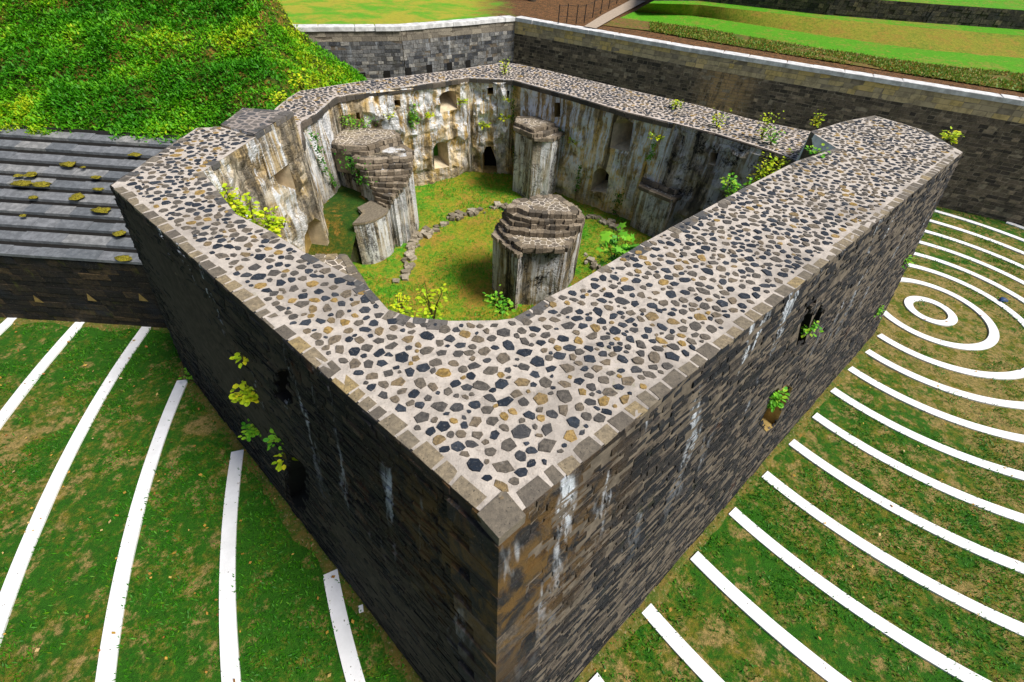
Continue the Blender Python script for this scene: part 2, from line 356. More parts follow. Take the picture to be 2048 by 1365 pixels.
MA['stem'] = mat_plain('green_stem', (.10, .09, .02), .8, .4)
MA['rubble'] = mat_edging('rubble_stone', [(0, (.18, .15, .10)), (.5, (.34, .29, .21)), (1, (.52, .46, .36))])
s_ = M('slate_slab', .6); c_ = s_.ramp(s_.attr(), [(0, (.13, .145, .16)), (.6, (.21, .22, .235)), (1, (.31, .31, .30))]); nn = s_.noise(5, 6, .75)
c_ = s_.mix(s_.step(nn, .4, .65), s_.mix(.5, c_, (.04, .045, .05)), c_); c_ = s_.mix(s_.math('MULTIPLY', s_.step(s_.noise(20, 4, .7), .6, .72), .35), c_, (.30, .29, .24))
MA['slate'] = s_.out(c_, s_.bump(s_.math('ADD', nn, s_.noise(30, 3)), .4, .02))
s_ = M('tan_ashlar', .85); c_ = s_.ramp(s_.attr(), [(0, (.36, .29, .19)), (.5, (.55, .44, .26)), (1, (.66, .48, .17))]); nn = s_.noise(2.5, 6, .75)
c_ = s_.mix(s_.step(nn, .45, .62), c_, s_.mix(.45, c_, (.10, .08, .05)))
MA['tan'] = s_.out(c_, s_.bump(nn, .4, .02))
MA['scarp'] = mat_ashlar('scarp_ashlar', bk=.5, wash=WASH, dark=(.06, .05, .04), mid=(.19, .15, .105), light=(.46, .36, .24), lime=.0, moss=.25)
MA['scarp_blue'] = mat_ashlar('blue_grey_scarp_ashlar', dark=(.04, .045, .055), mid=(.19, .195, .20), light=(.48, .46, .42), bk=.55, lime=.3, limez=(6, 0), moss=.35)
MA['wing'] = mat_ashlar('wing_ashlar', dark=(.008, .007, .006), mid=(.03, .023, .014), light=(.12, .08, .035), lime=0, moss=.55)
MA['wall_up'] = mat_ashlar('terrace_ashlar', dark=(.03, .03, .02), mid=(.09, .08, .05), light=(.22, .18, .10), lime=0, moss=.5)
MA['leaf_hedge'] = mat_leaf('bank_leaves', (.035, .21, .002), (.16, .48, .006), (.50, .60, .012))
MA['leaf_grass'] = mat_leaf('grass_blades', (.012, .12, .002), (.075, .29, .005), (.30, .31, .02))
MA['leaf_court'] = mat_leaf('court_blades', (.04, .24, .006), (.12, .42, .01), (.38, .40, .03))
MA['leaf_yel'] = mat_leaf('yellow_green_leaves', (.28, .48, .012), (.58, .68, .015), (.85, .72, .03))
MA['leaf_green'] = mat_leaf('fresh_leaves', (.06, .30, .015), (.24, .56, .025), (.50, .66, .04))
MA['leaf_ivy'] = mat_leaf('ivy_leaves', (.02, .11, .008), (.07, .28, .015), (.18, .40, .03))
MA['leaf_fall'] = mat_leaf('fallen_leaves', (.30, .12, .03), (.55, .36, .05), (.62, .50, .25), trans=.1)

# ------------------------------------------------------------------ survey numbers
RC = (18.65, 15.80)
RINGS = [.0558, .1782, .3071, .4267, .5588, .6975, .8400, .9838, 1.1352, 1.2902, 1.4504, 1.6170, 1.7873, 1.9650, 2.1439, 2.3343, 2.5277, 2.7214, 2.9315, 3.145]
HT, HR, FL = 7.4, 6.5, 2.0
TT, TR, TL = Vector((0, 1.86, HT)), Vector((13.12, 13.93, HT)), Vector((-8.73, 8.56, HT))
BT, BR, BL = Vector((.2, .1, -.2)), Vector((15.2, 14.0, -.2)), Vector((-11.46, 9.75, -.2))
INF = [(-7.28, 9.48), (-5.67, 7.74), (-4.75, 7.2), (-3.81, 6.55), (-2.54, 5.79), (-1.98, 5.17), (-1.57, 5.02), (-.99, 5.0), (-.25, 5.08), (0, 5.16), (.25, 5.4), (.6, 5.79), (.99, 6.12), (2.39, 7.57), (5.62, 10.67), (7.45, 12.36)]
OUTR = [(13.12, 13.93), (13.11, 15.72), (12.16, 17.01), (10.7, 16.17), (8.97, 14.89), (9.16, 13.58), (7.45, 12.36)]
OUTL = [(-7.28, 9.48), (-7.05, 11.6), (-8.24, 12.16), (-8.81, 11.97), (-8.73, 8.56)]
BLOCK = [(-7.05, 11.6), (-6.82, 13.5), (-8.28, 13.5), (-8.24, 12.16)]
REAR_OUT = [(-8.3, 13.5), (-8.98, 16.57), (-9.01, 17.76), (-8.93, 18.7), (-8.16, 19.41), (-6.93, 20.57), (-3.67, 22.98), (-1.3, 25.1), (-.6, 25.0), (.97, 24.13), (4.72, 21.63), (7.34, 20.04), (8.88, 18.77), (10.66, 17.86), (12.3, 16.6)]
REAR_IN = [(-6.83, 13.5), (-7.63, 15.38), (-7.44, 16.34), (-7.42, 17.73), (-7.37, 18.26), (-5.77, 19.67), (-4.37, 20.7), (-2.69, 22.12), (-.72, 22.17), (1.82, 20.39), (3.88, 18.75), (5.6, 17.75), (6.9, 16.95), (8.35, 15.7), (8.97, 14.9)]
BASEPOLY = [(.2, .1), (15.2, 14.0), (15.3, 16.0), (12.8, 18.2), (-.9, 25.6), (-9.6, 19.6), (-12.2, 11.6), (-30, 11.6), (-30, 40), (-11.46, 11.5), (-11.46, 9.75)]
TOWERBASE = [(.2, .1), (15.2, 14.0), (15.3, 16.4), (10.8, 18.4), (-.9, 25.6), (-9.6, 19.6), (-12.2, 13), (-11.46, 9.75)]

# ------------------------------------------------------------------ building helpers
def fill_poly(name, loops, z, mat, parent, flip=False, thick=None, grid=None, relief=0.0):
    """flat sheet from polygon loops (first outer, others holes)"""
    vs = []; es = []
    for lp in loops:
        b = len(vs); n = len(lp); vs += [Vector((p[0], p[1])) for p in lp]; es += [(b+i, b+(i+1) % n) for i in range(n)]
    if grid:
        xs = [p[0] for p in loops[0]]; ys = [p[1] for p in loops[0]]
        gx, gy = np.meshgrid(np.arange(min(xs), max(xs), grid), np.arange(min(ys), max(ys), grid)); gx = gx.ravel()+rng.uniform(-.2, .2, gx.size)*grid; gy = gy.ravel()+rng.uniform(-.2, .2, gy.size)*grid
        k = inpoly(gx, gy, loops[0])
        for h in loops[1:]: k &= ~inpoly(gx, gy, h)
        vs += [Vector((a, b)) for a, b in zip(gx[k], gy[k])]
    V, E, Fs, *_ = delaunay_2d_cdt(vs, es, [], 0, 1e-4)
    mb = MB(); out = []
    for f in Fs:
        cx = sum(V[i].x for i in f)/len(f); cy = sum(V[i].y for i in f)/len(f)
        ok = bool(inpoly(np.array([cx]), np.array([cy]), loops[0])[0]) and not any(bool(inpoly(np.array([cx]), np.array([cy]), h)[0]) for h in loops[1:])
        if ok: out.append(tuple(f))
    zz = (lambda x, y: z(x, y)) if callable(z) else (lambda x, y: z + relief*N3((x, y, 0), 1.6))
    mb.v = [(p.x, p.y, zz(p.x, p.y)) for p in V]; mb.f = out; mb.r = [.5]*len(out)
    return mb.build(name, mat, parent)

def paved(name, loops, z, mat, parent, rmin=.05, rmax=.125, relief=.012, margin=.05, ang=0.0):
    o = fill_poly(name, loops, z, mat, parent, grid=.5, relief=relief); me = o.data
    vs = [tuple(v.co) for v in me.vertices]; fs = [tuple(p.vertices) for p in me.polygons]; rs = [-1.0]*len(fs)
    lp = loops[0]; xs = [p[0] for p in lp]; ys = [p[1] for p in lp]; cell = {}; cs = rmax*2.6
    area = sum(lp[i][0]*lp[(i+1) % len(lp)][1]-lp[(i+1) % len(lp)][0]*lp[i][1] for i in range(len(lp)))/2; area = abs(area)
    for stage, (r0, r1, per) in enumerate(((rmax*.85, rmax, 6), (rmax*.62, rmax*.85, 170), (rmin*1.2, rmax*.62, 420), (rmin*.7, rmin*1.2, 330))):
        k = int(area*per); X = rng.uniform(min(xs), max(xs), k*3); Y = rng.uniform(min(ys), max(ys), k*3); ok = inpoly(X, Y, lp); X, Y = X[ok], Y[ok]
        for x, y in zip(X, Y):
            r = random.uniform(r0, r1); a = (int(x//cs), int(y//cs)); good = True
            for i in (-1, 0, 1):
                for j in (-1, 0, 1):
                    for (u, v, q) in cell.get((a[0]+i, a[1]+j), ()):
                        if (x-u)**2+(y-v)**2 < ((r+q)*.94+.002)**2: good = False; break
                    if not good: break
                if not good: break
            if not good: continue
            for i in range(len(lp)):
                p, q = lp[i], lp[(i+1) % len(lp)]; dx, dy = q[0]-p[0], q[1]-p[1]; t = max(0, min(1, ((x-p[0])*dx+(y-p[1])*dy)/(dx*dx+dy*dy)))
                if math.hypot(x-p[0]-t*dx, y-p[1]-t*dy) < r*.8+(margin if i in (0, len(lp)-1) else min(margin, .055)): good = False; break
            if not good: continue
            cell.setdefault(a, []).append((x, y, r))
            n = random.randint(5, 8); th = ang+random.gauss(0, .7); asp = random.uniform(1.0, 1.55); pts = []
            for i in range(n):
                t = 2*math.pi*(i+random.uniform(-.32, .32))/n; rr_ = r*random.uniform(.80, 1.18); u = math.cos(t)*rr_*asp**.5; v = math.sin(t)*rr_/asp**.5
                pts.append((x+u*math.cos(th)-v*math.sin(th), y+u*math.sin(th)+v*math.cos(th)))
            zc = z+relief*N3((x, y, 0), 1.6); b = len(vs); tx, ty = random.gauss(0, .03), random.gauss(0, .03)
            vs += [(p[0], p[1], zc-.02) for p in pts]+[(x+(p[0]-x)*.84, y+(p[1]-y)*.84, zc+.014+(p[0]-x)*tx+(p[1]-y)*ty) for p in pts]
            fs += [(b+i, b+(i+1) % n, b+n+(i+1) % n, b+n+i) for i in range(n)]+[tuple(range(b+n, b+2*n))]; rs += [random.random()]*(n+1)
    m2 = bpy.data.meshes.new(name); m2.from_pydata(vs, [], fs); m2.materials.append(mat); a_ = m2.attributes.new('rnd', 'FLOAT', 'FACE'); a_.data.foreach_set('value', np.array(rs, dtype=np.float32)); o.data = m2
    return o
def facet(mb, A, B, z0, z1, holes=(), inward=1, grid=.28, relief=.05, r=.5, edge_relief=True):
    """vertical wall facet A->B with holes given as (s,z) loops; returns frame (origin, tangent, normal)"""
    A = Vector((A[0], A[1], 0)); B = Vector((B[0], B[1], 0)); L = (B-A).length; t = (B-A)/L; n = Vector((t.y, -t.x, 0))*inward
    H = z1-z0; vs = [Vector((0, z0)), Vector((L, z0)), Vector((L, z1)), Vector((0, z1))]; es = [(0, 1), (1, 2), (2, 3), (3, 0)]
    for h in holes:
        b = len(vs); k = len(h); vs += [Vector(p) for p in h]; es += [(b+i, b+(i+1) % k) for i in range(k)]
    nx = max(1, int(L/grid)); nz = max(1, int(H/grid))
    for i in range(1, nx):
        for j in range(1, nz):
            p = (L*i/nx+random.uniform(-.05, .05), z0+H*j/nz+random.uniform(-.05, .05))
            if not any(bool(inpoly(np.array([p[0]]), np.array([p[1]]), h)[0]) for h in holes): vs.append(Vector(p))
    V, E, Fs, *_ = delaunay_2d_cdt(vs, es, [], 0, 1e-4)
    P = []
    for p in V:
        q = A + t*p.x; q.z = p.y
        e = min(p.x, L-p.x, z1-p.y, .3)/.3
        for h in holes:
            for a in h: e = min(e, (Vector(a)-p).length/.25)
        q2 = q + n*(relief*max(0, e)*(N3(q, 1.3)*1.3+N3(q, 4.0)*.8))
        P.append(q2)
    fs = []
    for f in Fs:
        c = sum((V[i] for i in f), Vector((0, 0)))/len(f)
        if not any(bool(inpoly(np.array([c.x]), np.array([c.y]), h)[0]) for h in holes): fs.append(tuple(f))
    mb.add(P, fs, r)
    return A, t, n
def recess(frame, h, depth, parent, mat_side, mat_back, splay=0.7, drop=0.0, name='window_recess', back=True, shift=0.0):
    A, t, n = frame; cx = sum(p[0] for p in h)/len(h); cz = sum(p[1] for p in h)/len(h); k = len(h)
    fr = [A+t*p[0]+Vector((0, 0, p[1])) for p in h]
    bk = [A+t*(cx+shift+(p[0]-cx)*splay)+Vector((0, 0, cz+drop+(p[1]-cz)*splay))-n*depth for p in h]
    mb = MB(); mb.add(fr+bk, [(i, (i+1) % k, k+(i+1) % k, k+i) for i in range(k)]); o = mb.build(name, mat_side, parent)
    if back:
        b2 = MB(); b2.face(bk); b2.build('opening', mat_back, o)
        bpy.context.view_layer.update()
        for c in o.children: c.location = (0, 0, 0)
    return o
def skin(mb, P0, P1, Q0, Q1, ch=.22, bl=.42, prot=.03, skip=None, s_off=0, jit=.012, flipn=False, gap=.012, rows=None, rbias=None):
    """courses of individual stones laid on the face P0-P1 (foot) Q0-Q1 (head)"""
    P0, P1, Q0, Q1 = map(Vector, (P0, P1, Q0, Q1)); H = ((Q0-P0).length+(Q1-P1).length)/2; L = ((P1-P0).length+(Q1-Q0).length)/2
    n = (P1-P0).cross(Q0-P0).normalized()
    if flipn: n = -n
    nr = rows or max(1, int(round(H/ch)))
    def pt(s, v): return (P0.lerp(P1, s)).lerp(Q0.lerp(Q1, s), v)
    cuts = [0.0]
    for j in range(nr): cuts.append(cuts[-1]+random.uniform(.75, 1.25))
    cuts = [c/cuts[-1] for c in cuts]
    for j in range(nr):
        v0, v1 = cuts[j], cuts[j+1]; x = -random.uniform(0, bl)
        while x < L:
            wd = bl*random.choice((.55, .8, 1, 1.2, 1.6))*random.uniform(.85, 1.15); a = max(0, x)/L; b = min(L, x+wd)/L; x += wd
            if b-a < .02*bl/L: continue
            if skip and skip((a+b)/2*L, (v0+v1)/2*H): continue
            ga = gap/L; gv = gap/H; p = prot*random.uniform(.1, 1.0)
            if random.random() < .015: p = -.008
            qs = [(a+ga, v0+gv), (b-ga, v0+gv), (b-ga, v1-gv), (a+ga, v1-gv)]
            vo = [pt(*q)+n*(p+random.uniform(-jit, jit)*.6)+Vector([random.uniform(-jit, jit)*.7 for _ in range(3)]) for q in qs]
            vi = [pt(*q)-n*.02 for q in ((a, v0), (b, v0), (b, v1), (a, v1))]
            r = random.random()
            if rbias: r = rbias(r, (a+b)/2*L, (v0+v1)/2*H)
            mb.add(vo+vi, [(0, 1, 2, 3), (4, 5, 1, 0), (5, 6, 2, 1), (6, 7, 3, 2), (7, 4, 0, 3)] if not flipn else [(3, 2, 1, 0), (0, 1, 5, 4), (1, 2, 6, 5), (2, 3, 7, 6), (3, 0, 4, 7)], r)
def edge_course(mb, A, B, z, wd, ln, inward, h=.03, over=.03, depth=.14, r=(0, 1), miss=0.0, gap=.03, wj=.18):
    A = Vector((A[0], A[1], 0)); B = Vector((B[0], B[1], 0)); L = (B-A).length; t = (B-A)/L; n = Vector((-t.y, t.x, 0))*inward
    x = 0
    while x < L-.1:
        l = min(random.uniform(ln*.6, ln*1.3), L-x); ww = wd*random.uniform(1-wj, 1+wj)
        if L-x-l < .15: l = L-x
        if random.random() >= miss:
            o = [A+t*(x+gap/2)-n*over*random.uniform(.4, 1), A+t*(x+l-gap/2)-n*over*random.uniform(.4, 1), A+t*(x+l-gap/2+random.uniform(-.03, .01))+n*ww*random.uniform(.92, 1.05), A+t*(x+gap/2+random.uniform(-.01, .03))+n*ww*random.uniform(.92, 1.05)]
            zz = z+h*random.uniform(.15, .5); b = [Vector((p.x, p.y, z-depth)) for p in o]
            c = sum(o, Vector())/4
            tp = [Vector((p.x, p.y, zz+random.uniform(-.004, .004))).lerp(Vector((c.x, c.y, zz)), .05) for p in o]; md = [Vector((p.x, p.y, zz-.018)) for p in o]
            mb.add(b+md+tp, [(0, 1, 5, 4), (1, 2, 6, 5), (2, 3, 7, 6), (3, 0, 4, 7), (4, 5, 9, 8), (5, 6, 10, 9), (6, 7, 11, 10), (7, 4, 8, 11), (8, 9, 10, 11)], random.uniform(*r))
        x += l

# ================================================================== SETTING: ground and rings
def ringpolys():
    pass
g = 60
gx = np.concatenate([[-400, -150, -60], np.arange(-32, 44, .5), [60, 150, 400]]); gy = np.concatenate([[-400, -150, -40], np.arange(-12, 42, .5), [60, 150, 400]])
X, Y = np.meshgrid(gx, gy); Z = (fnoise(X, Y, .7, 3)-.5)*.05-.02
V = np.stack([X.ravel(), Y.ravel(), Z.ravel()], 1); nx_, ny_ = len(gx), len(gy)
i = np.arange(nx_-1)[None, :]+np.arange(ny_-1)[:, None]*nx_; i = i.ravel()
o = mesh_np('ground', V, np.stack([i, i+1, i+1+nx_, i+nx_], 1), np.zeros(len(i))+.5, MA['grass']); tag(o, kind='structure')

SC_R0 = (-1.2, 41.8)      # foot of the far ditch wall, surveyed corner
SCARP = [(-1.2, 41.8), (12.4, 33.6), (26.2, 26.4), (60.0, 8.6)]
def blocked(x, y, mg=0.0):
    k = inpoly(x, y, TOWERBASE)
    if mg:
        for dx, dy in ((mg, -mg*.5), (-mg, -mg*.5), (0, -mg), (mg, mg)): k |= inpoly(x+dx*0-0, y, TOWERBASE)
    k |= (x < -8) & (y > 11.45)
    for a, b in zip(SCARP[:-1], SCARP[1:]):
        nxx, nyy = -(b[1]-a[1]), (b[0]-a[0]); 
        k |= ((x-a[0])*nxx+(y-a[1])*nyy > 0) & (x >= a[0]-.01) & (x <= b[0])
    return k
def grown(poly, d):
    cx = sum(p[0] for p in poly)/len(poly); cy = sum(p[1] for p in poly)/len(poly)
    return [(p[0]+(p[0]-cx)/math.hypot(p[0]-cx, p[1]-cy)*d, p[1]+(p[1]-cy)/math.hypot(p[0]-cx, p[1]-cy)*d) for p in poly]
TB2 = grown(TOWERBASE, .16)
ORD = ['innermost', 'second', 'third', 'fourth', 'fifth', 'sixth', 'seventh', 'eighth', 'ninth', 'tenth', 'eleventh', 'twelfth', 'thirteenth', 'fourteenth', 'fifteenth', 'sixteenth', 'seventeenth', 'eighteenth', 'nineteenth', 'twentieth']
for k, r0 in enumerate(RINGS):
    ri, ro_ = r0*12, r0*12+.346; n = max(48, int(2*math.pi*ro_/.16)); mb = MB(); prev = None
    th = np.linspace(0, 2*math.pi, n+1); rm = (ri+ro_)/2
    xs = RC[0]+rm*np.cos(th); ys = RC[1]+rm*np.sin(th)
    bad = inpoly(xs, ys, TB2) | (xs < -22) | (ys < -7) | (xs > 34) | ((xs > -9) & (blocked(xs, ys)))
    i = 0
    while i <= n:      # a stub shorter than a metre beside the hidden rear wall is left out
        if not bad[i]:
            j = i
            while j <= n and not bad[j]: j += 1
            if j-i < 9: bad[i:j] = True
            i = j
        i += 1
    zt, zb = .03, -.10
    def rp(i, r, z): return (RC[0]+r*math.cos(th[i]), RC[1]+r*math.sin(th[i]), z)
    for i in range(n):
        if bad[i] or bad[i+1]: continue
        a = rp(i, ri, zt), rp(i, ro_, zt), rp(i+1, ro_, zt), rp(i+1, ri, zt)
        mb.face(a); mb.face([rp(i, ri, zb), rp(i, ri, zt), rp(i+1, ri, zt), rp(i+1, ri, zb)]); mb.face([rp(i, ro_, zt), rp(i, ro_, zb), rp(i+1, ro_, zb), rp(i+1, ro_, zt)])
        if bad[i-1]: mb.face([rp(i, ri, zb), rp(i, ro_, zb), rp(i, ro_, zt), rp(i, ri, zt)])
        if i+2 <= n and bad[(i+2) % n]: mb.face([rp(i+1, ri, zt), rp(i+1, ro_, zt), rp(i+1, ro_, zb), rp(i+1, ri, zb)])
    if not mb.f: continue
    o = mb.build('concrete_ring', MA['concrete'])
    if k == 0: lb = 'smallest white concrete ring, innermost of the concentric circles in the dry grass'
    elif k < 8: lb = 'white concrete ring laid in grass, %s from the smallest one' % ORD[k]
    elif k < 13: lb = 'long white concrete arc right of the tower, %s ring from the smallest' % ORD[k]
    else: lb = 'white concrete arc on the left lawn, %s counting outwards from the tower tip' % (['first', 'first', 'second', 'third', 'fourth', 'fifth', 'sixth'][k-13])
    if k == 13: lb = 'white concrete arc hidden under the tower tip, just inside the left-hand arcs'
    tag(o, lb, 'concrete ring', 'white concentric rings in the ditch lawn')

s_ = M('foot_soil', .95); n1_ = s_.noise(3, 6, .8); n2_ = s_.noise(14, 5, .8)
c_ = s_.mix(s_.step(n1_, .4, .6), (.20, .15, .03), (.07, .12, .012)); c_ = s_.mix(s_.step(n2_, .54, .70), c_, (.42, .33, .18))
mf = s_.out(c_, s_.bump(s_.math('ADD', n1_, n2_), .9, .08))
mb = MB(); prev = None
foot = [(-30, 11.6), (-11.4, 11.6), (-11.46, 9.75), (.2, .1), (15.2, 14.0), (15.3, 16.4), (13.2, 18.2)]
for (a, b), sg in zip(zip(foot[:-1], foot[1:]), (1, 1, 1, 1, 1, 1)):
    A_ = Vector((*a, 0)); B_ = Vector((*b, 0)); L_ = (B_-A_).length; t_ = (B_-A_)/L_; n_ = Vector((t_.y, -t_.x, 0)); k = max(2, int(L_/.22)); row = []
    for i in range(k+1):
        p = A_+t_*(L_*i/k); wd_ = .12+.28*max(0, .5+N3(p, .9)+.5*N3(p, 3)); row.append((p-n_*.3+Vector((0, 0, .022)), p+n_*wd_*.4+Vector((0, 0, .022)), p+n_*wd_+Vector((0, 0, -.03))))
    for p, q in zip(row[:-1], row[1:]):
        mb.face([p[0], p[1], q[1], q[0]]); mb.face([p[1], p[2], q[2], q[1]])
tag(mb.build('soil_verge', mf), kind='structure')

# ================================================================== TOWER
T = empty('fort_tower', (0, 6, 0), 'roofless dark masonry bastion tower with cobbled wall tops and a pointed near corner', 'tower')
# wall tops
paved('wall_top', [[(0, 1.86)]+OUTR+list(reversed(INF[:-1]))+OUTL[1:]], HT, MA['paving'], T, margin=.22)
fill_poly('raised_wall_top', [BLOCK], HT+.06, MA['cobble_block'], T, grid=.4, relief=.06)
mb = MB()
for a, b in zip(BLOCK, BLOCK[1:]+BLOCK[:1]): mb.face([(a[0], a[1], 6.3), (b[0], b[1], 6.3), (b[0], b[1], HT+.06), (a[0], a[1], HT+.06)])
mb.build('raised_wall_side', MA['plaster_left'], T)
paved('rear_wall_top', [REAR_OUT+[(12.3, 16.3), (10.7, 15.9), (9.5, 14.8)]+list(reversed(REAR_IN))], HR, MA['paving_rear'], T, margin=.08)
# battered outer faces
def poly_skip(polys): return lambda s, h: any(bool(inpoly(np.array([s]), np.array([h]), p)[0]) for p in polys)
def face_hit(px, py, P0, P1, Q0, Q1):
    """(s, h) on the battered face under the sight line"""
    P0, P1, Q0, Q1 = map(Vector, (P0, P1, Q0, Q1)); n = (P1-P0).cross(Q0-P0).normalized(); d = ray(px, py); k = (P0-CAMP).dot(n)/d.dot(n); p = CAMP+d*k
    H = ((Q0-P0).length+(Q1-P1).length)/2; L = ((P1-P0).length+(Q1-Q0).length)/2
    v = (p.z-P0.z)/(Q0.z-P0.z); a = P0.lerp(Q0, v); b = P1.lerp(Q1, v); s = (p-a).dot((b-a))/((b-a).length_squared)
    return s*L, v*H
def backing(name, P0, P1, Q0, Q1, mat, holes, off=.012, parent=T):
    P0, P1, Q0, Q1 = map(Vector, (P0, P1, Q0, Q1)); H = ((Q0-P0).length+(Q1-P1).length)/2; L = ((P1-P0).length+(Q1-Q0).length)/2; n = (P1-P0).cross(Q0-P0).normalized()
    def pt(s, h): return (P0.lerp(P1, s/L)).lerp(Q0.lerp(Q1, s/L), h/H)
    vs = [Vector(p) for p in ((0, 0), (L, 0), (L, H), (0, H))]; es = [(0, 1), (1, 2), (2, 3), (3, 0)]
    for h in holes:
        b = len(vs); k = len(h); vs += [Vector(p) for p in h]; es += [(b+i, b+(i+1) % k) for i in range(k)]
    V, E, Fs, *_ = delaunay_2d_cdt(vs, es, [], 0, 1e-4); mb = MB()
    mb.v = [tuple(pt(p.x, p.y)+n*off) for p in V]
    for f in Fs:
        c = sum((V[i] for i in f), Vector((0, 0)))/len(f)
        if not any(bool(inpoly(np.array([c.x]), np.array([c.y]), h)[0]) for h in holes): mb.f.append(tuple(f)); mb.r.append(.5)
    mb.build(name, mat, parent)
    return pt, n
FR = (BT, BR, TT, TR); FLf = (BL, BT, TL, TT)
def fh(F, pts): return [face_hit(x, y, *F) for x, y in pts]
holesR = [fh(FR, [(1590, 688), (1603, 690), (1622, 620), (1628, 596), (1610, 612), (1600, 640)]), fh(FR, [(1618, 660), (1632, 640), (1645, 612), (1638, 608), (1624, 634)]),
          fh(FR, [(1516, 846), (1530, 862), (1548, 850), (1563, 815), (1582, 775), (1570, 768), (1548, 790), (1530, 820)])]
holesL = [fh(FLf, [(566, 950), (574, 1000), (606, 1030), (614, 1000), (606, 950), (590, 930), (572, 915)]), fh(FLf, [(527, 760), (536, 800), (556, 822), (566, 820), (556, 780), (552, 755), (538, 752)])]
ptR, nR = backing('face_mortar', *FR, MA['joint'], holesR)
ptL, nL = backing('face_mortar', *FLf, MA['joint_dark'], holesL)
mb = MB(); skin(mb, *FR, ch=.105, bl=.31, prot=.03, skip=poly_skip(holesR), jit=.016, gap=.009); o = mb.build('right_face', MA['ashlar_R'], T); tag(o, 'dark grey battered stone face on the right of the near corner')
mb = MB(); skin(mb, *FLf, ch=.105, bl=.31, prot=.034, skip=poly_skip(holesL), jit=.018, gap=.008); o = mb.build('left_face', MA['ashlar_L'], T); tag(o, 'shade-darkened, almost black battered stone face on the left of the near corner')
def cav(pt, n, h, depth, mat, name='eroded_recess'):
    k = len(h); fr = [pt(*p)+n*.03 for p in h]; cx = sum(p[0] for p in h)/k; cz = sum(p[1] for p in h)/k
    bk = [pt(cx+(p[0]-cx)*.75, cz+(p[1]-cz)*.75)-n*depth for p in h]; mb = MB()
    mb.add(fr+bk, [(i, (i+1) % k, k+(i+1) % k, k+i) for i in range(k)]+[tuple(range(k, 2*k))], .4); mb.build(name, mat, T)
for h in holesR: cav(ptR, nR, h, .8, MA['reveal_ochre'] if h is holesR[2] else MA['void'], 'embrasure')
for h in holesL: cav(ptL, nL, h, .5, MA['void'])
# corner quoins at the tip
mb = MB(); z = -.1; k = 0
while z < HT-.3:
    h = random.uniform(.26, .36); v0, v1 = z/HT, (z+h-.012)/HT; lr, ll = (.75, .4) if k % 2 else (.4, .75)
    def cp(v, a, b): return BT.lerp(TT, v)+(TR-TT).normalized()*a+(TL-TT).normalized()*b
    nn_ = Vector((0, -1, 0)); ofs = .035+random.uniform(-.005, .035)
    tip0, tip1 = cp(v0, 0, 0)+nn_*ofs*1.5, cp(v1, 0, 0)+nn_*ofs*1.5
    r0, r1 = cp(v0, lr, 0)+nR*ofs, cp(v1, lr, 0)+nR*ofs; l0, l1 = cp(v0, 0, ll)+nL*ofs, cp(v1, 0, ll)+nL*ofs
    rr = random.uniform(.3, 1)
    mb.add([tip0, r0, r1, tip1, l0, l1, r0-nR*.1, r1-nR*.1, l0-nL*.1, l1-nL*.1], [(0, 1, 2, 3), (4, 0, 3, 5), (3, 2, 5), (0, 4, 1), (1, 6, 7, 2), (8, 4, 5, 9), (2, 7, 9, 5)], rr)
    z += h; k += 1
mb.build('quoin', MA['ashlar_R'], T)
# other outer faces
mb = MB()
side = [((15.2, 14.0), (13.12, 13.93), (15.3, 16.4), (13.11, 15.72), HT), ((15.3, 16.4), (13.11, 15.72), (13.2, 18.2), (12.16, 17.01), HT), ((13.2, 18.2), (12.16, 17.01), (11.4, 17.2), (10.7, 16.17), HT)]
for a0, a1, b0, b1, h in side: skin(mb, (a0[0], a0[1], -.2), (b0[0], b0[1], -.2), (a1[0], a1[1], h), (b1[0], b1[1], h), ch=.24, bl=.45)
lf = [((-12.2, 13.2), (-8.81, 11.97), BL, TL)]
skin(mb, (-12.2, 13.2, -.2), BL, (-8.81, 11.97, HT), TL, ch=.24, bl=.45)
mb.build('side_face', MA['ashlar_R'], T)
mb = MB()
for a0, a1, b0, b1, h in side: mb.face([(a0[0], a0[1], -.2), (b0[0], b0[1], -.2), (b1[0], b1[1], h), (a1[0], a1[1], h)])
mb.face([(-12.2, 13.2, -.2), BL, TL, (-8.81, 11.97, HT)])
for a, b in zip(OUTR[3:5], OUTR[4:6]): mb.face([(a[0], a[1], 5), (b[0], b[1], 5), (b[0], b[1], HT), (a[0], a[1], HT)])
for a, b in ((( -8.24, 12.16), (-8.81, 11.97)),): mb.face([(a[0], a[1], 0), (b[0], b[1], 0), (b[0], b[1], HT), (a[0], a[1], HT)])
ro = REAR_OUT
for a, b in zip(ro[:-1], ro[1:]): mb.face([(a[0], a[1], -.1), (b[0], b[1], -.1), (b[0], b[1], HR), (a[0], a[1], HR)])
mb.build('rear_face', MA['scarp'], T)
mb = MB(); facet(mb, (8.97, 14.89), (9.16, 13.58), FL, HT, relief=.06); facet(mb, (10.7, 16.17), (8.97, 14.89), 5.5, HT, relief=.04)
mb.build('arm_end', mat_plain('limed_arm_end', (.86, .90, .96), .9, .3, 3.5, .5), T)
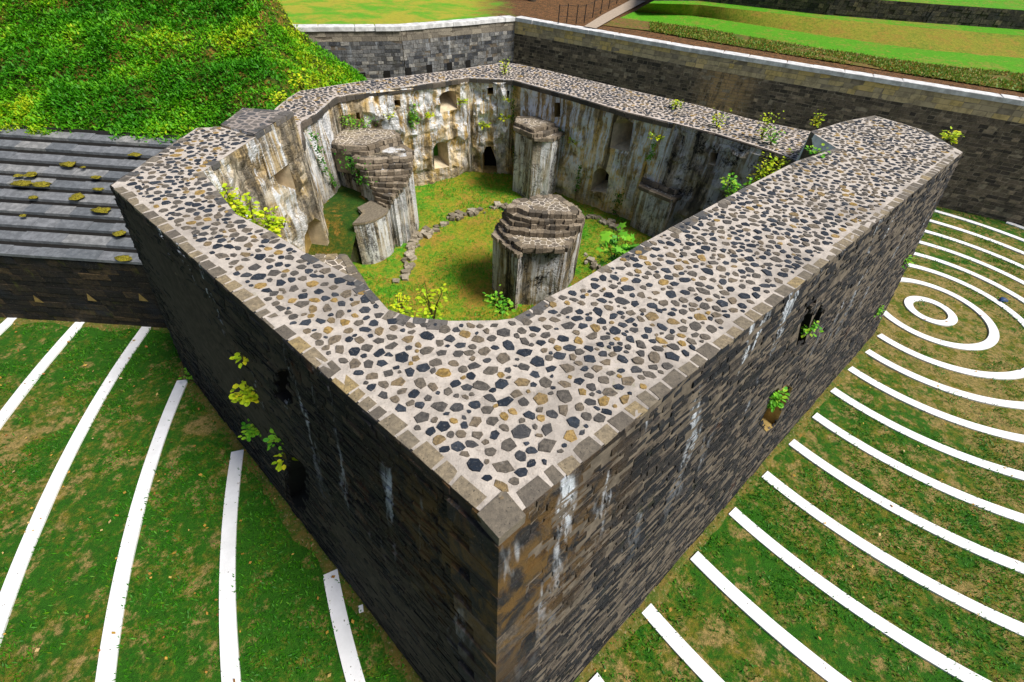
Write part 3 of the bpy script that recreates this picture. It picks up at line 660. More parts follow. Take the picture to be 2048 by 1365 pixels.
# edging courses
mb = MB(); edge_course(mb, (0.25, 2.09), (13.0, 13.82), HT, .19, .33, 1, over=.02, depth=.1, h=.012)
edge_course(mb, (-8.6, 8.45), (-.25, 2.06), HT, .19, .33, 1, over=.02, depth=.1, h=.012)
tipc = [(-.25, 2.0), (0, 1.76), (.27, 2.02), (.02, 2.3)]
mb.prism(tipc, HT-.25, HT+.012, .25)
mb.build('edging', MA['edging'], T)
for run, z_, ms_ in ((INF, HT, .5), (OUTR, HT, .5), (OUTL, HT, .3), (BLOCK, HT+.06, .2)):
    mb = MB()
    for a, b in zip(run[:-1], run[1:]): edge_course(mb, a, b, z_, .19, .32, -1 if run is INF else 1, over=.01, depth=.12, miss=ms_, wj=.35, h=.03)
    mb.build('inner_edging', MA['edging_grey'], T)
# rear coping lip
mb = MB()
for a, b in zip(REAR_IN[:-1], REAR_IN[1:]): edge_course(mb, a, b, HR-.03, .22, .5, 1, over=.09, depth=.16, gap=.012, wj=.1)
mb.build('rear_edging', mat_edging('blackened_edging', [(0, (.03, .03, .028)), (.5, (.08, .07, .055)), (1, (.16, .13, .10))]), T)

# inner faces with their openings
def hs(pts, A, B): 
    r = [hit(x, y, A, B) for x, y in pts]; return r
# left inner side
A1, B1 = (-7.30, 9.44), (-6.84, 13.5)
w1 = hs([(541, 338), (550, 318), (564, 313), (577, 331), (592, 380), (556, 368)], A1, B1); w2 = hs([(611, 507), (609, 472), (616, 448), (629, 436), (643, 441), (653, 462), (668, 512), (640, 520)], A1, B1)
print('w1', [tuple(round(c, 2) for c in p) for p in w1]); print('w2', [tuple(round(c, 2) for c in p) for p in w2])
def clampL(h, L, z0, z1): return [(min(max(p[0], .15), L-.15), min(max(p[1], z0+.12), z1-.15)) for p in h]
L1 = (Vector(B1)-Vector(A1)).length; w1 = clampL(w1, L1, FL-.3, HT); w2 = clampL(w2, L1, FL-.3, HT)
mb = MB(); fr = facet(mb, A1, B1, FL-.3, HT, [w1, w2], relief=.15, grid=.18)
SIDE = -1 if fr[2].x < 0 else 1
if fr[2].x < 0: mb = MB(); fr = facet(mb, A1, B1, FL-.3, HT, [w1, w2], inward=-1, relief=.11)
mb.build('left_inner_face', MA['plaster_left'], T)
recess(fr, w1, .7, T, MA['reveal'], MA['reveal_ochre'], .8); recess(fr, w2, .6, T, MA['reveal'], MA['reveal_ochre'], .95, name='door_recess')
mb = MB(); 
for a, b in zip(REAR_IN[0:4], REAR_IN[1:5]): facet(mb, a, b, FL-.3, HR, inward=1, relief=.08)
mb.build('left_inner_face', MA['plaster_left'], T)
# rear left facet
A2, B2 = (-7.37, 18.26), (-2.69, 22.12)
n2 = 1
hB = [hs(p, A2, B2) for p in ([(788, 201), (800, 200), (802, 213), (790, 214)], [(712, 226), (719, 225), (721, 240), (713, 241)],
      [(880, 226), (878, 194), (886, 186), (896, 182), (911, 183), (915, 218)], [(869, 338), (867, 296), (873, 287), (885, 284), (895, 287), (899, 334)])]
L2 = (Vector(B2)-Vector(A2)).length
for h in hB: print('hB', [tuple(round(c, 2) for c in p) for p in h])
hB = [clampL(h, L2, FL-.3, HR) for h in hB]
mb = MB(); fr = facet(mb, A2, B2, FL-.3, HR, hB, relief=.2, grid=.17); mb.build('rear_inner_face', MA['plaster'], T)
recess(fr, hB[0], .5, T, MA['reveal_ochre'], MA['void'], .9, name='putlog_hole'); recess(fr, hB[1], .5, T, MA['reveal_ochre'], MA['void'], .9, name='putlog_hole')
recess(fr, hB[2], 1.3, T, MA['reveal'], MA['reveal'], .55, drop=.3, shift=.3); recess(fr, hB[3], .9, T, MA['reveal'], MA['leaf_ivy'], .8, drop=.1)
# rear corner facet
A3, B3 = (-2.69, 22.12), (-.72, 22.17)
hC = [hs(p, A3, B3) for p in ([(975, 176), (986, 175), (987, 189), (975, 190)], [(1014, 182), (1025, 182), (1024, 197), (1014, 196)], [(966, 345), (965, 310), (972, 294), (982, 293), (992, 320), (994, 346)])]
for h in hC: print('hC', [tuple(round(c, 2) for c in p) for p in h])
L3 = 1.97; hC = [clampL(h, L3, FL-.3, HR) for h in hC]
mb = MB(); fr = facet(mb, A3, B3, FL-.3, HR, hC, relief=.24, grid=.15); mb.build('rear_inner_face', MA['plaster'], T)
for h in hC: recess(fr, h, .6, T, MA['reveal_ochre'], MA['void'], .85, name='putlog_hole')
# rear right facet
A4, B4 = (-.72, 22.17), (5.6, 17.68)
def hsx(p): return hs(p, A4, B4)
hD = [hsx(p) for p in ([(1109, 206), (1120, 206), (1121, 234), (1109, 235)], [(1220, 296), (1228, 247), (1236, 240), (1252, 238), (1267, 247), (1258, 304)], [(1181, 382), (1188, 345), (1196, 337), (1208, 338), (1218, 350), (1213, 386)])]
for h in hD: print('hD', [tuple(round(c, 2) for c in p) for p in h])
L4 = (Vector(B4)-Vector(A4)).length; hD = [clampL(h, L4, FL-.3, HR) for h in hD]
mb = MB(); fr = facet(mb, A4, B4, FL-.3, HR, hD, relief=.13, grid=.18); mb.build('rear_inner_face', mat_plaster('streaked_plaster', white=1.0, darkk=.8, ochre=(.66, .42, .10), cream=(.86, .70, .44), black=.35), T)
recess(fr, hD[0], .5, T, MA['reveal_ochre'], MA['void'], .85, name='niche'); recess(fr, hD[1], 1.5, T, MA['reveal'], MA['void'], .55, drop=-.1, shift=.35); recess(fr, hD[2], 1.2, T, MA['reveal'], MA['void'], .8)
A5, B5 = (5.6, 17.68), (8.97, 14.9)
hE = [hs(p, A5, B5) for p in ([(1421, 305), (1437, 307), (1430, 332), (1417, 328)],)]
hE0 = hs([(1308, 267), (1326, 270), (1326, 282), (1309, 280)], A4, B4)
print('hE', hE, hE0)
L5 = (Vector(B5)-Vector(A5)).length; hE = [clampL(h, L5, FL-.3, HR) for h in hE]
mb = MB(); fr = facet(mb, A5, B5, FL-.3, HR, hE, relief=.17, grid=.18); mb.build('right_inner_face', MA['plaster_dark'], T)
recess(fr, hE[0], .6, T, MA['reveal'], MA['void'], .85, name='loophole')
# hidden front inner faces
mb = MB()
for a, b in zip(INF[:-1], INF[1:]): facet(mb, a, b, FL-.3, HT, inward=-1, grid=.6, relief=.05)
facet(mb, (9.16, 13.58), (7.45, 12.36), FL-.3, HT, inward=1, grid=.5)
mb.build('front_inner_face', MA['plaster_dark'], T)
# pale masonry bracket beside the front inner edge
mb = MB(); pl = [at(x, y, 6.75) for x, y in ((600, 505), (628, 508), (692, 508), (731, 567), (742, 590), (690, 580))]
mb.prism([(p.x, p.y) for p in pl], FL, 6.7, .6); mb.build('bracket_wall', MA['pier_pale'], T)
pp = [(p.x, p.y) for p in pl]; fill_poly('bracket_top', [pp], 6.72, MA['cobble_pale'], T, grid=.3, relief=.02)
mb = MB()
for a, b in zip(pp[1:4], pp[2:5]): edge_course(mb, a, b, 6.73, .16, .35, -1, over=.03, depth=.12)
mb.build('bracket_edging', MA['edging'], T)

# ------------------------------------------------------------------ floor of the court
CIN = [(p[0], p[1]) for p in INF]+[(9.16, 13.58)]+list(reversed(REAR_IN))
CIN = INF+[(9.1, 13.6)]+list(reversed(REAR_IN))
def court_z(x, y):
    z = FL+.10*N3((x, y, 3), .5)+.03*N3((x, y, 1), 2.2)
    z += .28/(1+math.exp(-(y-16.2+.35*x)*5)) ; z -= .15
    return z
o = fill_poly('court_floor', [grown(CIN, .15)], court_z, MA['court'], None, grid=.3); tag(o, kind='structure')

# ------------------------------------------------------------------ stepped piers
def tier_blocks(mb, poly, z0, z1, edges, depth=.16, ln=.26, rr=(0, 1)):
    n = len(poly)
    for i in edges:
        a = Vector((poly[i][0], poly[i][1], 0)); b = Vector((poly[(i+1) % n][0], poly[(i+1) % n][1], 0)); L = (b-a).length; t = (b-a)/L; nn = Vector((t.y, -t.x, 0)); x = 0
        while x < L-.05:
            l = min(ln*random.uniform(.6, 1.4), L-x); pr_ = random.uniform(-.02, .07); c = a+t*(x+l/2)+nn*(pr_-depth/2); h = z1-z0
            mb.box((c.x, c.y, (z0+z1)/2+random.uniform(0, .012)), (l-.015, depth+.06, h*random.uniform(.85, 1.04)), math.atan2(t.y, t.x), random.uniform(*rr), jit=.07); x += l
def ccw(poly):
    a = sum(poly[i][0]*poly[(i+1) % len(poly)][1]-poly[(i+1) % len(poly)][0]*poly[i][1] for i in range(len(poly)))
    return poly if a > 0 else list(reversed(poly))
def xy(pts): return [(p.x, p.y) for p in pts]
def pier(name, label, tiers, mat_body, z0=FL-.3, group=None, loc=None):
    """tiers: list of (pixel outline, z top). first is the body, later ones are stepped courses"""
    first = ccw(xy(ats(tiers[0][0], tiers[0][1]))); cx = sum(p[0] for p in first)/len(first); cy = sum(p[1] for p in first)/len(first)
    e = empty(name, (cx, cy, FL), label, 'stone pier', group)
    mb = MB()
    n = len(first)
    for i in range(n): facet(mb, first[i], first[(i+1) % n], z0, tiers[0][1], inward=1, grid=.22, relief=.05)
    mb.build('body', mat_body, e)
    zp = tiers[0][1]
    fill_poly('ledge', [first], zp, MA['cobble_pale'], e, grid=.3, relief=.03)
    mt = MB(); tier_blocks(mt, first, zp-.13, zp+.01, range(n), .14, .34)
    for pts, z in tiers[1:]:
        poly = ccw(xy(ats(pts, z))); k = len(poly)
        mt.prism(poly, zp-.05, z-.012, .5); tier_blocks(mt, poly, max(zp, z-.16), z, range(k), .16, .22); zp = z
        fill_poly('tread', [grown(poly, -.06)], z-.006, MA['cobble_pale'], e, grid=.3, relief=.02)
    mt.build('stepped_course', MA['step_stone'], e)
    return e
pier('stone_pier', 'freestanding six-sided stone pier with stepped top in the middle of the court',
     [([(986, 467), (1037, 511), (1046, 497), (1130, 497), (1168, 446), (1150, 425), (1080, 420), (1006, 440)], 4.2),
      ([(998, 452), (1010, 470), (1045, 496), (1130, 496), (1166, 446), (1150, 425), (1080, 420), (1012, 432)], 4.36),
      ([(1004, 438), (1020, 458), (1060, 464), (1110, 468), (1150, 462), (1166, 438), (1150, 418), (1080, 412), (1016, 424)], 4.52),
      ([(1008, 428), (1030, 443), (1062, 448), (1110, 450), (1158, 452), (1168, 436), (1150, 412), (1080, 405), (1018, 418)], 4.68),
      ([(1010, 420), (1030, 430), (1062, 440), (1110, 440), (1165, 437), (1160, 425), (1145, 408), (1080, 400), (1016, 412)], 4.82),
      ([(1013, 415), (1033, 400), (1056, 399), (1082, 391), (1118, 391), (1154, 420), (1153, 428), (1100, 427), (1058, 424), (1034, 415)], 4.98)], MA['pier'])
pier('stone_pier', 'tall square stone pier draped with ivy against the rear wall corner of the court',
     [([(1031, 259), (1068, 276), (1106, 278), (1129, 262), (1122, 250), (1036, 238)], 5.0),
      ([(1031, 254), (1068, 268), (1092, 266), (1122, 252), (1074, 238), (1034, 238)], 5.16),
      ([(1032, 245), (1066, 259), (1086, 255), (1110, 247), (1072, 234), (1034, 234)], 5.3)], MA['pier_pale'])
pier('stone_pier', 'mossy half-collapsed stone pier against the right inner wall beside the near parapet',
     [([(1280, 373), (1345, 400), (1406, 373), (1372, 340), (1300, 332)], 4.0),
      ([(1288, 358), (1349, 381), (1394, 363), (1366, 337), (1298, 329)], 4.2),
      ([(1296, 342), (1340, 356), (1372, 347), (1352, 328), (1302, 321)], 4.42)], mat_plaster('mottled_pier', black=.7, topz=5.5, white=.7, darkk=.7, ochre=(.42, .33, .17), cream=(.58, .51, .40)))
# springer with descending courses (left)
tiers = [([(672, 300), (700, 330), (770, 404), (800, 398), (822, 350), (823, 312), (800, 283), (790, 262), (700, 252), (668, 262)], 3.35)]
e = empty('stair_pier', (-5.5, 17, FL), 'big stepped stone pier rising in narrow courses above the rounded stair wall', 'stone pier')
mb = MB(); mt = MB()
st = [([(757, 404), (776, 411), (783, 400), (776, 388), (762, 388)], 3.74), ([(752, 394), (781, 402), (794, 388), (800, 376), (766, 374)], 3.9), ([(746, 384), (786, 394), (802, 376), (806, 362), (766, 362)], 4.05),
      ([(742, 373), (752, 377), (800, 380), (811, 362), (808, 350), (768, 350)], 4.2), ([(736, 362), (748, 366), (808, 368), (817, 350), (810, 338), (768, 338)], 4.36), ([(730, 351), (744, 355), (813, 354), (821, 338), (812, 326), (768, 326)], 4.52),
      ([(722, 340), (738, 344), (818, 341), (823, 326), (814, 314), (766, 314)], 4.68), ([(712, 328), (730, 332), (820, 328), (824, 314), (808, 292), (735, 300)], 4.84), ([(706, 317), (730, 320), (822, 316), (823, 302), (800, 286), (740, 292)], 5.0)]
for pts, z in st:
    poly = ccw(xy(ats(pts, z)))
    mb.prism(grown(poly, -.03), FL-.3, z-.012, .45); tier_blocks(mt, poly, z-.14, z, range(len(poly)), .16, .24)
for pts, z in ([([(664, 296), (690, 300), (735, 304), (770, 290), (800, 283), (796, 268), (700, 262), (666, 268)], 5.12), ([(666, 288), (690, 292), (735, 293), (770, 280), (798, 275), (790, 262), (700, 254), (668, 262)], 5.28)]):
    poly = ccw(xy(ats(pts, z))); mt.prism(poly, 4.2, z-.012, .5); tier_blocks(mt, poly, z-.15, z, range(len(poly)), .16, .24)
    pl_ = poly
mb.build('body', MA['pier_pale'], e)
mt.build('stepped_course', MA['step_stone'], e)
fill_poly('top_ledge', [grown(pl_, -.08)], 5.29, MA['cobble_pale'], e, grid=.3, relief=.03)
mb = MB(); b2 = ccw(xy(ats([(664, 296), (700, 309), (735, 316), (816, 304), (796, 268), (700, 262), (666, 268)], 5.0)))
for i in range(len(b2)): facet(mb, b2[i], b2[(i+1) % len(b2)], FL-.3, 4.98, grid=.25, relief=.07)
mb.build('back_wall', MA['plaster_dark'], e)
# curved stair wall
e = empty('stair_wall', (-5.6, 14.2, FL), 'low rounded masonry stair wall with flat capped top left of the court', 'stair wall')
cpx = [(706, 447), (727, 426), (716, 416), (741, 403), (763, 401), (776, 407), (774, 423), (765, 431), (750, 439), (731, 445)]
cp_ = ccw(xy(ats(cpx, 3.65))); mb = MB()
for i in range(len(cp_)): facet(mb, cp_[i], cp_[(i+1) % len(cp_)], FL-.3, 3.6, grid=.2, relief=.03)
mb.build('body', MA['pier_pale'], e)
fill_poly('cap', [grown(cp_, .03)], 3.66, MA['edging'], e, grid=.3, relief=.01); mb = MB(); mb.prism(grown(cp_, .03), 3.58, 3.655, .8); mb.build('cap_edge', MA['edging'], e)
for k, (pts, z) in enumerate([([(672, 428), (690, 426), (712, 436), (706, 448), (680, 444)], 3.3), ([(668, 444), (686, 442), (707, 450), (708, 462), (676, 458)], 3.05), ([(664, 458), (684, 457), (709, 464), (710, 476), (674, 474)], 2.8), ([(664, 474), (684, 473), (711, 480), (712, 494), (676, 492)], 2.55)]):
    mb = MB(); poly = ccw(xy(ats(pts, z))); mb.prism(poly, 1.7, z, random.random()); mb.build('step', MA['rubble'], e)
# rubble rows in the court
def rubble_row(pxs, z, n, lab, nm='rubble_row'):
    P = ats(pxs, z); mb = MB(); segs = list(zip(P[:-1], P[1:])); tot = sum((b-a).length for a, b in segs)
    for _ in range(n):
        t = random.uniform(0, tot)
        for a, b in segs:
            l = (b-a).length
            if t <= l: p = a.lerp(b, t/l); break
            t -= l
        s = random.uniform(.10, .34)
        mb.box((p.x+random.gauss(0, .10), p.y+random.gauss(0, .10), court_z(p.x, p.y)+s*.15), (s, s*random.uniform(.5, .9), s*.5), random.uniform(0, 3), random.random(), jit=.3)
    o = mb.build(nm, MA['rubble']); tag(o, lab, 'rubble', 'low rubble footings in the court')
rubble_row([(822, 472), (860, 462), (905, 438), (965, 430), (1010, 418)], FL, 60, 'low line of pale rubble crossing the court behind the bright grass')
rubble_row([(830, 474), (822, 500), (815, 520), (812, 545), (790, 560)], FL, 40, 'short broken rubble footing beside the rounded stair wall')
rubble_row([(1168, 512), (1190, 525), (1215, 545)], FL, 22, 'rubble stones between the middle pier and the right parapet')
rubble_row([(1180, 440), (1215, 455), (1240, 470)], FL, 22, 'scattered pale stones at the foot of the right inner wall')

# ================================================================== LEFT WING
Wg = empty('wing_building', (-16, 12, 0), 'low black stone wing with stepped slate-grey slab roof joining the tower on the left', 'building')
YW, ZE, YR, ZR = 11.6, 3.0, 16.9, 5.15
mb = MB(); skin(mb, (-30, YW, -.2), (-11.0, YW, -.2), (-30, YW, ZE-.05), (-11.0, YW, ZE-.05), ch=.24, bl=.6, prot=.03, jit=.008); mb.build('wall', MA['wing'], Wg)
mb = MB(); mb.face([(-30, YW+.01, -.2), (-8.9, YW+.01, -.2), (-8.9, YW+.01, ZE), (-30, YW+.01, ZE)]); mb.build('wall_mortar', MA['joint_dark'], Wg)
nr = 10; mb = MB()
for i in range(nr):
    y0 = YW-.06+(YR-YW)*i/nr; y1 = YW+(YR-YW)*(i+1)/nr+.05; zz = ZE+(ZR-ZE)*(i/nr)+.0; x = -30.0
    zl = ZE+(ZR-ZE)*(i)/nr
    while x < -8.85:
        l = random.uniform(.75, 1.5); x1 = min(x+l, -8.8)
        dz = random.uniform(-.006, .006)
        a = .10; P = [(x+.006, y0, zl), (x1-.006, y0, zl), (x1-.006, y1, zl+.10), (x+.006, y1, zl+.10)]
        t = [(p[0], p[1], p[2]+a+dz) for p in P]; mb.add(P+t, [(4, 5, 6, 7), (0, 1, 5, 4), (1, 2, 6, 5), (3, 0, 4, 7)], random.random()); x = x1
mb.build('slab_roof', MA['slate'], Wg)
mb = MB(); mb.face([(-30, YW, ZE+.02), (-8.9, YW, ZE+.02), (-8.9, YR, ZR+.02), (-30, YR, ZR+.02)]); mb.build('roof_bed', MA['void'], Wg)
for px, py in ((76, 600), (182, 597), (285, 597)):
    s, z = hit(px, py, (-30, YW-.05), (-9, YW-.05)); x = -30+s; mb = MB()
    mb.add([(x-.16, YW-.07, z-.1), (x+.16, YW-.07, z-.12), (x+.01, YW-.07, z+.24), (x-.14, YW-.05, z-.1), (x+.14, YW-.05, z-.12), (x+.01, YW-.05, z+.2)], [(0, 1, 2)], .5); mb.build('loophole_sill', MA['reveal_ochre'], Wg)
# moss cushions
def moss(px, py, rad, lab):
    d = ray(px, py); n = Vector((0, -(ZR-ZE), (YR-YW))).normalized(); p0 = Vector((0, YW, ZE+.16)); k = (p0-CAMP).dot(n)/d.dot(n); c = CAMP+d*k
    mb = MB(); rows, cols = 5, 12; vs = []; sx = random.uniform(1.1, 1.8)
    for i in range(rows):
        a = math.pi/2*i/(rows-1)
        for j in range(cols):
            b = 2*math.pi*j/cols; q = Vector((math.cos(a)*math.cos(b)*sx, math.cos(a)*math.sin(b), math.sin(a)*.42)); q *= rad*.85*(1+.6*N3(q+c, 3.5)+.35*N3(q*3+c, 4)); vs.append(c+q)
    fs = [(i*cols+j, i*cols+(j+1) % cols, (i+1)*cols+(j+1) % cols, (i+1)*cols+j) for i in range(rows-1) for j in range(cols)]
    mb.add(vs, fs); o = mb.build('moss_cushion', MA['moss'], smooth=True); tag(o, lab, 'moss', 'moss cushions on the slab roof')
for a in ((136, 330, .22, 'round green-gold moss cushion, the large one highest on the slab roof'), (62, 350, .20, 'moss cushion at the upper left end of the mossy cluster on the roof'), (36, 352, .12, 'tiny moss tuft at the far left end of the mossy cluster'),
          (45, 368, .26, 'widest moss patch at left of the slab roof'), (84, 370, .22, 'dark moss cushion right of the widest patch on the roof'), (155, 395, .22, 'dark round moss cushion in the centre of the slab roof'), (202, 422, .22, 'moss cushion low on the roof near the tower corner'),
          (192, 355, .14, 'small bright moss cushion right of the topmost one on the slab roof'), (66, 396, .15, 'flat moss patch below the mossy cluster'), (196, 379, .12, 'small moss tuft a slab below the bright small cushion'), (240, 467, .17, 'dark moss clump touching the tower face above the bottom slabs'),
          (248, 517, .17, 'moss clump on the lowest slab beside the tower face'), (270, 310, .16, 'loose moss clump beside the tower parapet high on the roof'), (45, 432, .10, 'small brown moss tuft low on the left of the roof'), (166, 335, .08, 'tiny dark moss tuft beside the highest cushion')):
    moss(*a)

# ================================================================== VEGETATED BANK
def mound_z(x, y):
    front = 5.0+.42*(y-16.9)
    flank = np.interp(-x, [6.0, 8.9, 10.8, 12.0, 12.3, 13.0, 14.5], [3.4, 5.1, 6.4, 7.4, 8.3, 9.2, 11.0])
    z = np.minimum(front, flank)
    z = z - np.maximum(0, y-26.0)*1.6
    z = z+(fnoise(x, y, .55, 11)-.5)*.7+(fnoise(x, y, 1.7, 12)-.5)*.6
    return np.maximum(z, -.3)
gx = np.arange(-42, -5.8, .35); gy = np.arange(12.2, 32, .35); X, Y = np.meshgrid(gx, gy); Z = mound_z(X, Y); Z = np.where(Y < 16.9, np.minimum(Z, 4.6+(Y-16.9)*.45), Z)
Z = np.where((X > -8.9) & (Y < 21.5), np.minimum(Z, 3.5), Z); Z = np.where((X > -9.3) & (Y < 19), np.minimum(Z, 4.0), Z)
nx_, ny_ = len(gx), len(gy); i = (np.arange(nx_-1)[None, :]+np.arange(ny_-1)[:, None]*nx_).ravel()
o = mesh_np('hill', np.stack([X.ravel(), Y.ravel(), Z.ravel()], 1), np.stack([i, i+1, i+1+nx_, i+nx_], 1), np.zeros(len(i))+.5, MA['mound_soil']); tag(o, kind='structure')
def leaf_cloud(name, P, size, mat, elong=1.6, up=.5, rnd=None, droop=None):
    n = len(P); a = rng.uniform(0, 2*math.pi, n); tl = rng.normal(0, .5, n)+up
    t = np.stack([np.cos(a)*np.cos(tl), np.sin(a)*np.cos(tl), np.sin(tl)], 1)
    s0 = np.stack([-np.sin(a), np.cos(a), rng.normal(0, .35, n)], 1); s0 /= np.linalg.norm(s0, axis=1)[:, None]
    L = (size*rng.uniform(.6, 1.4, n))[:, None]; Wd = L/elong*.5
    v0 = P; v1 = P+t*L*.5+s0*Wd; v2 = P+t*L; v3 = P+t*L*.5-s0*Wd
    V = np.stack([v0, v1, v2, v3], 1).reshape(-1, 3); Fc = np.arange(4*n).reshape(-1, 4)
    return mesh_np(name, V, Fc, rng.uniform(0, 1, n) if rnd is None else rnd, mat)
n = 230000; x = rng.uniform(-30, -6.5, n); y = rng.uniform(16.4, 27.0, n); z = mound_z(x, y)
k = ~((x > -9.4) & (y < 20.8)) & (z > .5) & (z < 11.5)
dens = fnoise(x, y, .8, 21); k &= rng.uniform(0, 1, n) < np.clip(.45+1.4*(dens-.38), .06, 1)
x, y, z = x[k], y[k], z[k]; rr = np.clip((fnoise(x, y, .5, 33)-.33)*2.0+rng.normal(0, .2, len(x)), 0, 1)
o = leaf_cloud('hedge_ground_cover', np.stack([x, y, z+rng.uniform(-.03, .18, len(x))], 1), .135, MA['leaf_hedge'], 2.0, .35, rr); tag(o, 'thick leafy green ground cover on the steep bank', 'ground cover', kind='stuff')

# ================================================================== grass of the ditch and the court
def grass(name, n, xr, yr, keep, size, mat, label, zf=None, hi=.5):
    x = rng.uniform(*xr, n); y = rng.uniform(*yr, n); k = keep(x, y); x, y = x[k], y[k]
    c = fnoise(x, y, .8, 41)*.6+fnoise(x, y, 2.5, 42)*.4; big = vnoise(x, y, .16, 47)
    dry = np.clip(1-np.hypot(x-21, y-14)/16, 0, 1)*.10
    k = rng.uniform(0, 1, len(x)) < np.clip((c-.43-dry+.22*(big-.5))*7.5, .03, 1); x, y = x[k], y[k]
    z = np.zeros(len(x)) if zf is None else zf(x, y)
    rr = np.clip(.55*fnoise(x, y, .5, 51)+rng.normal(.12, .2, len(x)), 0, 1)
    o = leaf_cloud(name, np.stack([x, y, z-.01], 1), size, mat, 4.0, .75, rr); return tag(o, label, 'grass', kind='stuff')
def ringmask(x, y, pad=.0):
    r = np.hypot(x-RC[0], y-RC[1]); k = np.zeros(x.shape, bool)
    for r0 in RINGS: k |= (r > r0*12-pad) & (r < r0*12+.346+pad)
    return k
grass('lawn_grass', 520000, (-22, 32), (-2.5, 30), lambda x, y: ~ringmask(x, y, -.025) & ~inpoly(x, y, TOWERBASE) & ~blocked(x, y), .10, MA['leaf_grass'], 'short patchy green grass between the white rings')
def cz_np(x, y): return np.array([court_z(a, b) for a, b in zip(x, y)])
piers_clear = lambda x, y: ~((np.abs(x-.8) < 1.5) & (np.abs(y-13.7) < 1.4))
grass('court_grass', 60000, (-7.5, 8.5), (5, 22.2), lambda x, y: inpoly(x, y, CIN) & piers_clear(x, y), .11, MA['leaf_court'], 'bright green grass growing on the court floor inside the tower', cz_np)
# fallen leaves
n = 2600; x = rng.uniform(-22, 30, n); y = rng.uniform(-2, 26, n); k = ~blocked(x, y) & (rng.uniform(0, 1, n) < np.where(x < 4, 1, .45)); x, y = x[k], y[k]
o = leaf_cloud('fallen_leaves', np.stack([x, y, np.zeros(len(x))+.055], 1), .09, MA['leaf_fall'], 1.4, .1); tag(o, 'small yellow and orange leaves fallen on the lawn', 'fallen leaves', kind='stuff')

# ================================================================== FAR DITCH WALL
E_ = empty('ditch_wall', (-1.2, 41.8, 0), 'long dark retaining wall with pale coping beyond the tower on the right', 'wall')
HC = 6.0
pts = [(-1.38, 41.6), (10.99, 34.25), (26.24, 26.75), (62, 9.4)]
mb = MB(); mt = MB(); mc = MB(); bk = MB(); ms = MB()
for a, b in zip(pts[:-1], pts[1:]):
    far = a[0] > 20
    n = Vector((b[1]-a[1], a[0]-b[0], 0)).normalized(); bt = .35
    a0 = Vector((a[0], a[1], -.1))+n*bt; b0 = Vector((b[0], b[1], -.1))+n*bt; zc = HC-1.05
    a1 = Vector((a[0], a[1], zc))+n*.06; b1 = Vector((b[0], b[1], zc))+n*.06
    skin(mb, a0, b0, a1, b1, ch=.19, bl=.38, prot=.03, gap=.02)
    bk.face([a0-n*.0, b0, b1, a1])
    skin(mt, a1, b1, Vector((a[0], a[1], HC-.28)), Vector((b[0], b[1], HC-.28)), ch=.25, bl=.6, prot=.02, rows=3)
    bk.face([a1, b1, (b[0], b[1], HC-.28), (a[0], a[1], HC-.28)])
    edge_course(mc, a, b, HC-.03, .75, 1.9, 1, over=.16, depth=.24, gap=.008, wj=.02)
mb.build('dark_ashlar', MA['scarp'], E_); mt.build('tan_ashlar_band', MA['tan'], E_); bk.build('mortar', mat_plain('scarp_mortar', (.34, .28, .20), .95, .4, 4), E_); mc.build('coping', MA['limestone'], E_)
E2 = empty('ditch_wall', (-8.9, 35.3, 0), 'grey-blue retaining wall with a row of square holes behind the tower on the left', 'wall')
pts2 = [(-30, 30.0), (-15.17, 33.0), (-8.86, 35.3), (-1.38, 41.6)]
mb = MB(); mt = MB(); mc = MB(); bk = MB()
for a, b in zip(pts2[:-1], pts2[1:]):
    n = Vector((b[1]-a[1], a[0]-b[0], 0)).normalized(); zc = HC-.85
    a0 = Vector((a[0], a[1], -.1))+n*.25; b0 = Vector((b[0], b[1], -.1))+n*.25; a1 = Vector((a[0], a[1], zc))+n*.05; b1 = Vector((b[0], b[1], zc))+n*.05
    skin(mb, a0, b0, a1, b1, ch=.21, bl=.42, prot=.035, gap=.014); bk.face([a0, b0, b1, a1])
    skin(mt, a1, b1, Vector((a[0], a[1], HC-.28)), Vector((b[0], b[1], HC-.28)), ch=.28, bl=.6, prot=.02, rows=2); bk.face([a1, b1, (b[0], b[1], HC-.28), (a[0], a[1], HC-.28)])
    edge_course(mc, a, b, HC-.03, .75, 1.9, 1, over=.16, depth=.24, gap=.008, wj=.02)
mb.build('grey_ashlar', MA['scarp_blue'], E2); mt.build('pale_ashlar_band', mat_edging('pale_band', [(0, (.16, .14, .11)), (1, (.34, .30, .23))]), E2); bk.build('mortar', MA['joint'], E2); mc.build('coping', MA['limestone'], E2)
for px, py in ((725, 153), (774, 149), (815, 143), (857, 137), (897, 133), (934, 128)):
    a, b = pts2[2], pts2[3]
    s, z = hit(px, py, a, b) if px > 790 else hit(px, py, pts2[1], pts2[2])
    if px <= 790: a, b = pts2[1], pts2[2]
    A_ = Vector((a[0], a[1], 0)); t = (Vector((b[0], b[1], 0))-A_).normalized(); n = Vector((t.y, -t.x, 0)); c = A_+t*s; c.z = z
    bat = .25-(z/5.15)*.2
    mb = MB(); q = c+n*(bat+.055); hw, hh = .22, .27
    # flat near-black quad proud of the wall paints the shade inside each hole
    mb.face([q-t*hw-Vector((0, 0, hh)), q+t*hw-Vector((0, 0, hh)), q+t*hw+Vector((0, 0, hh)), q-t*hw+Vector((0, 0, hh))]); mb.build('hole_shade', MA['void'], E2)

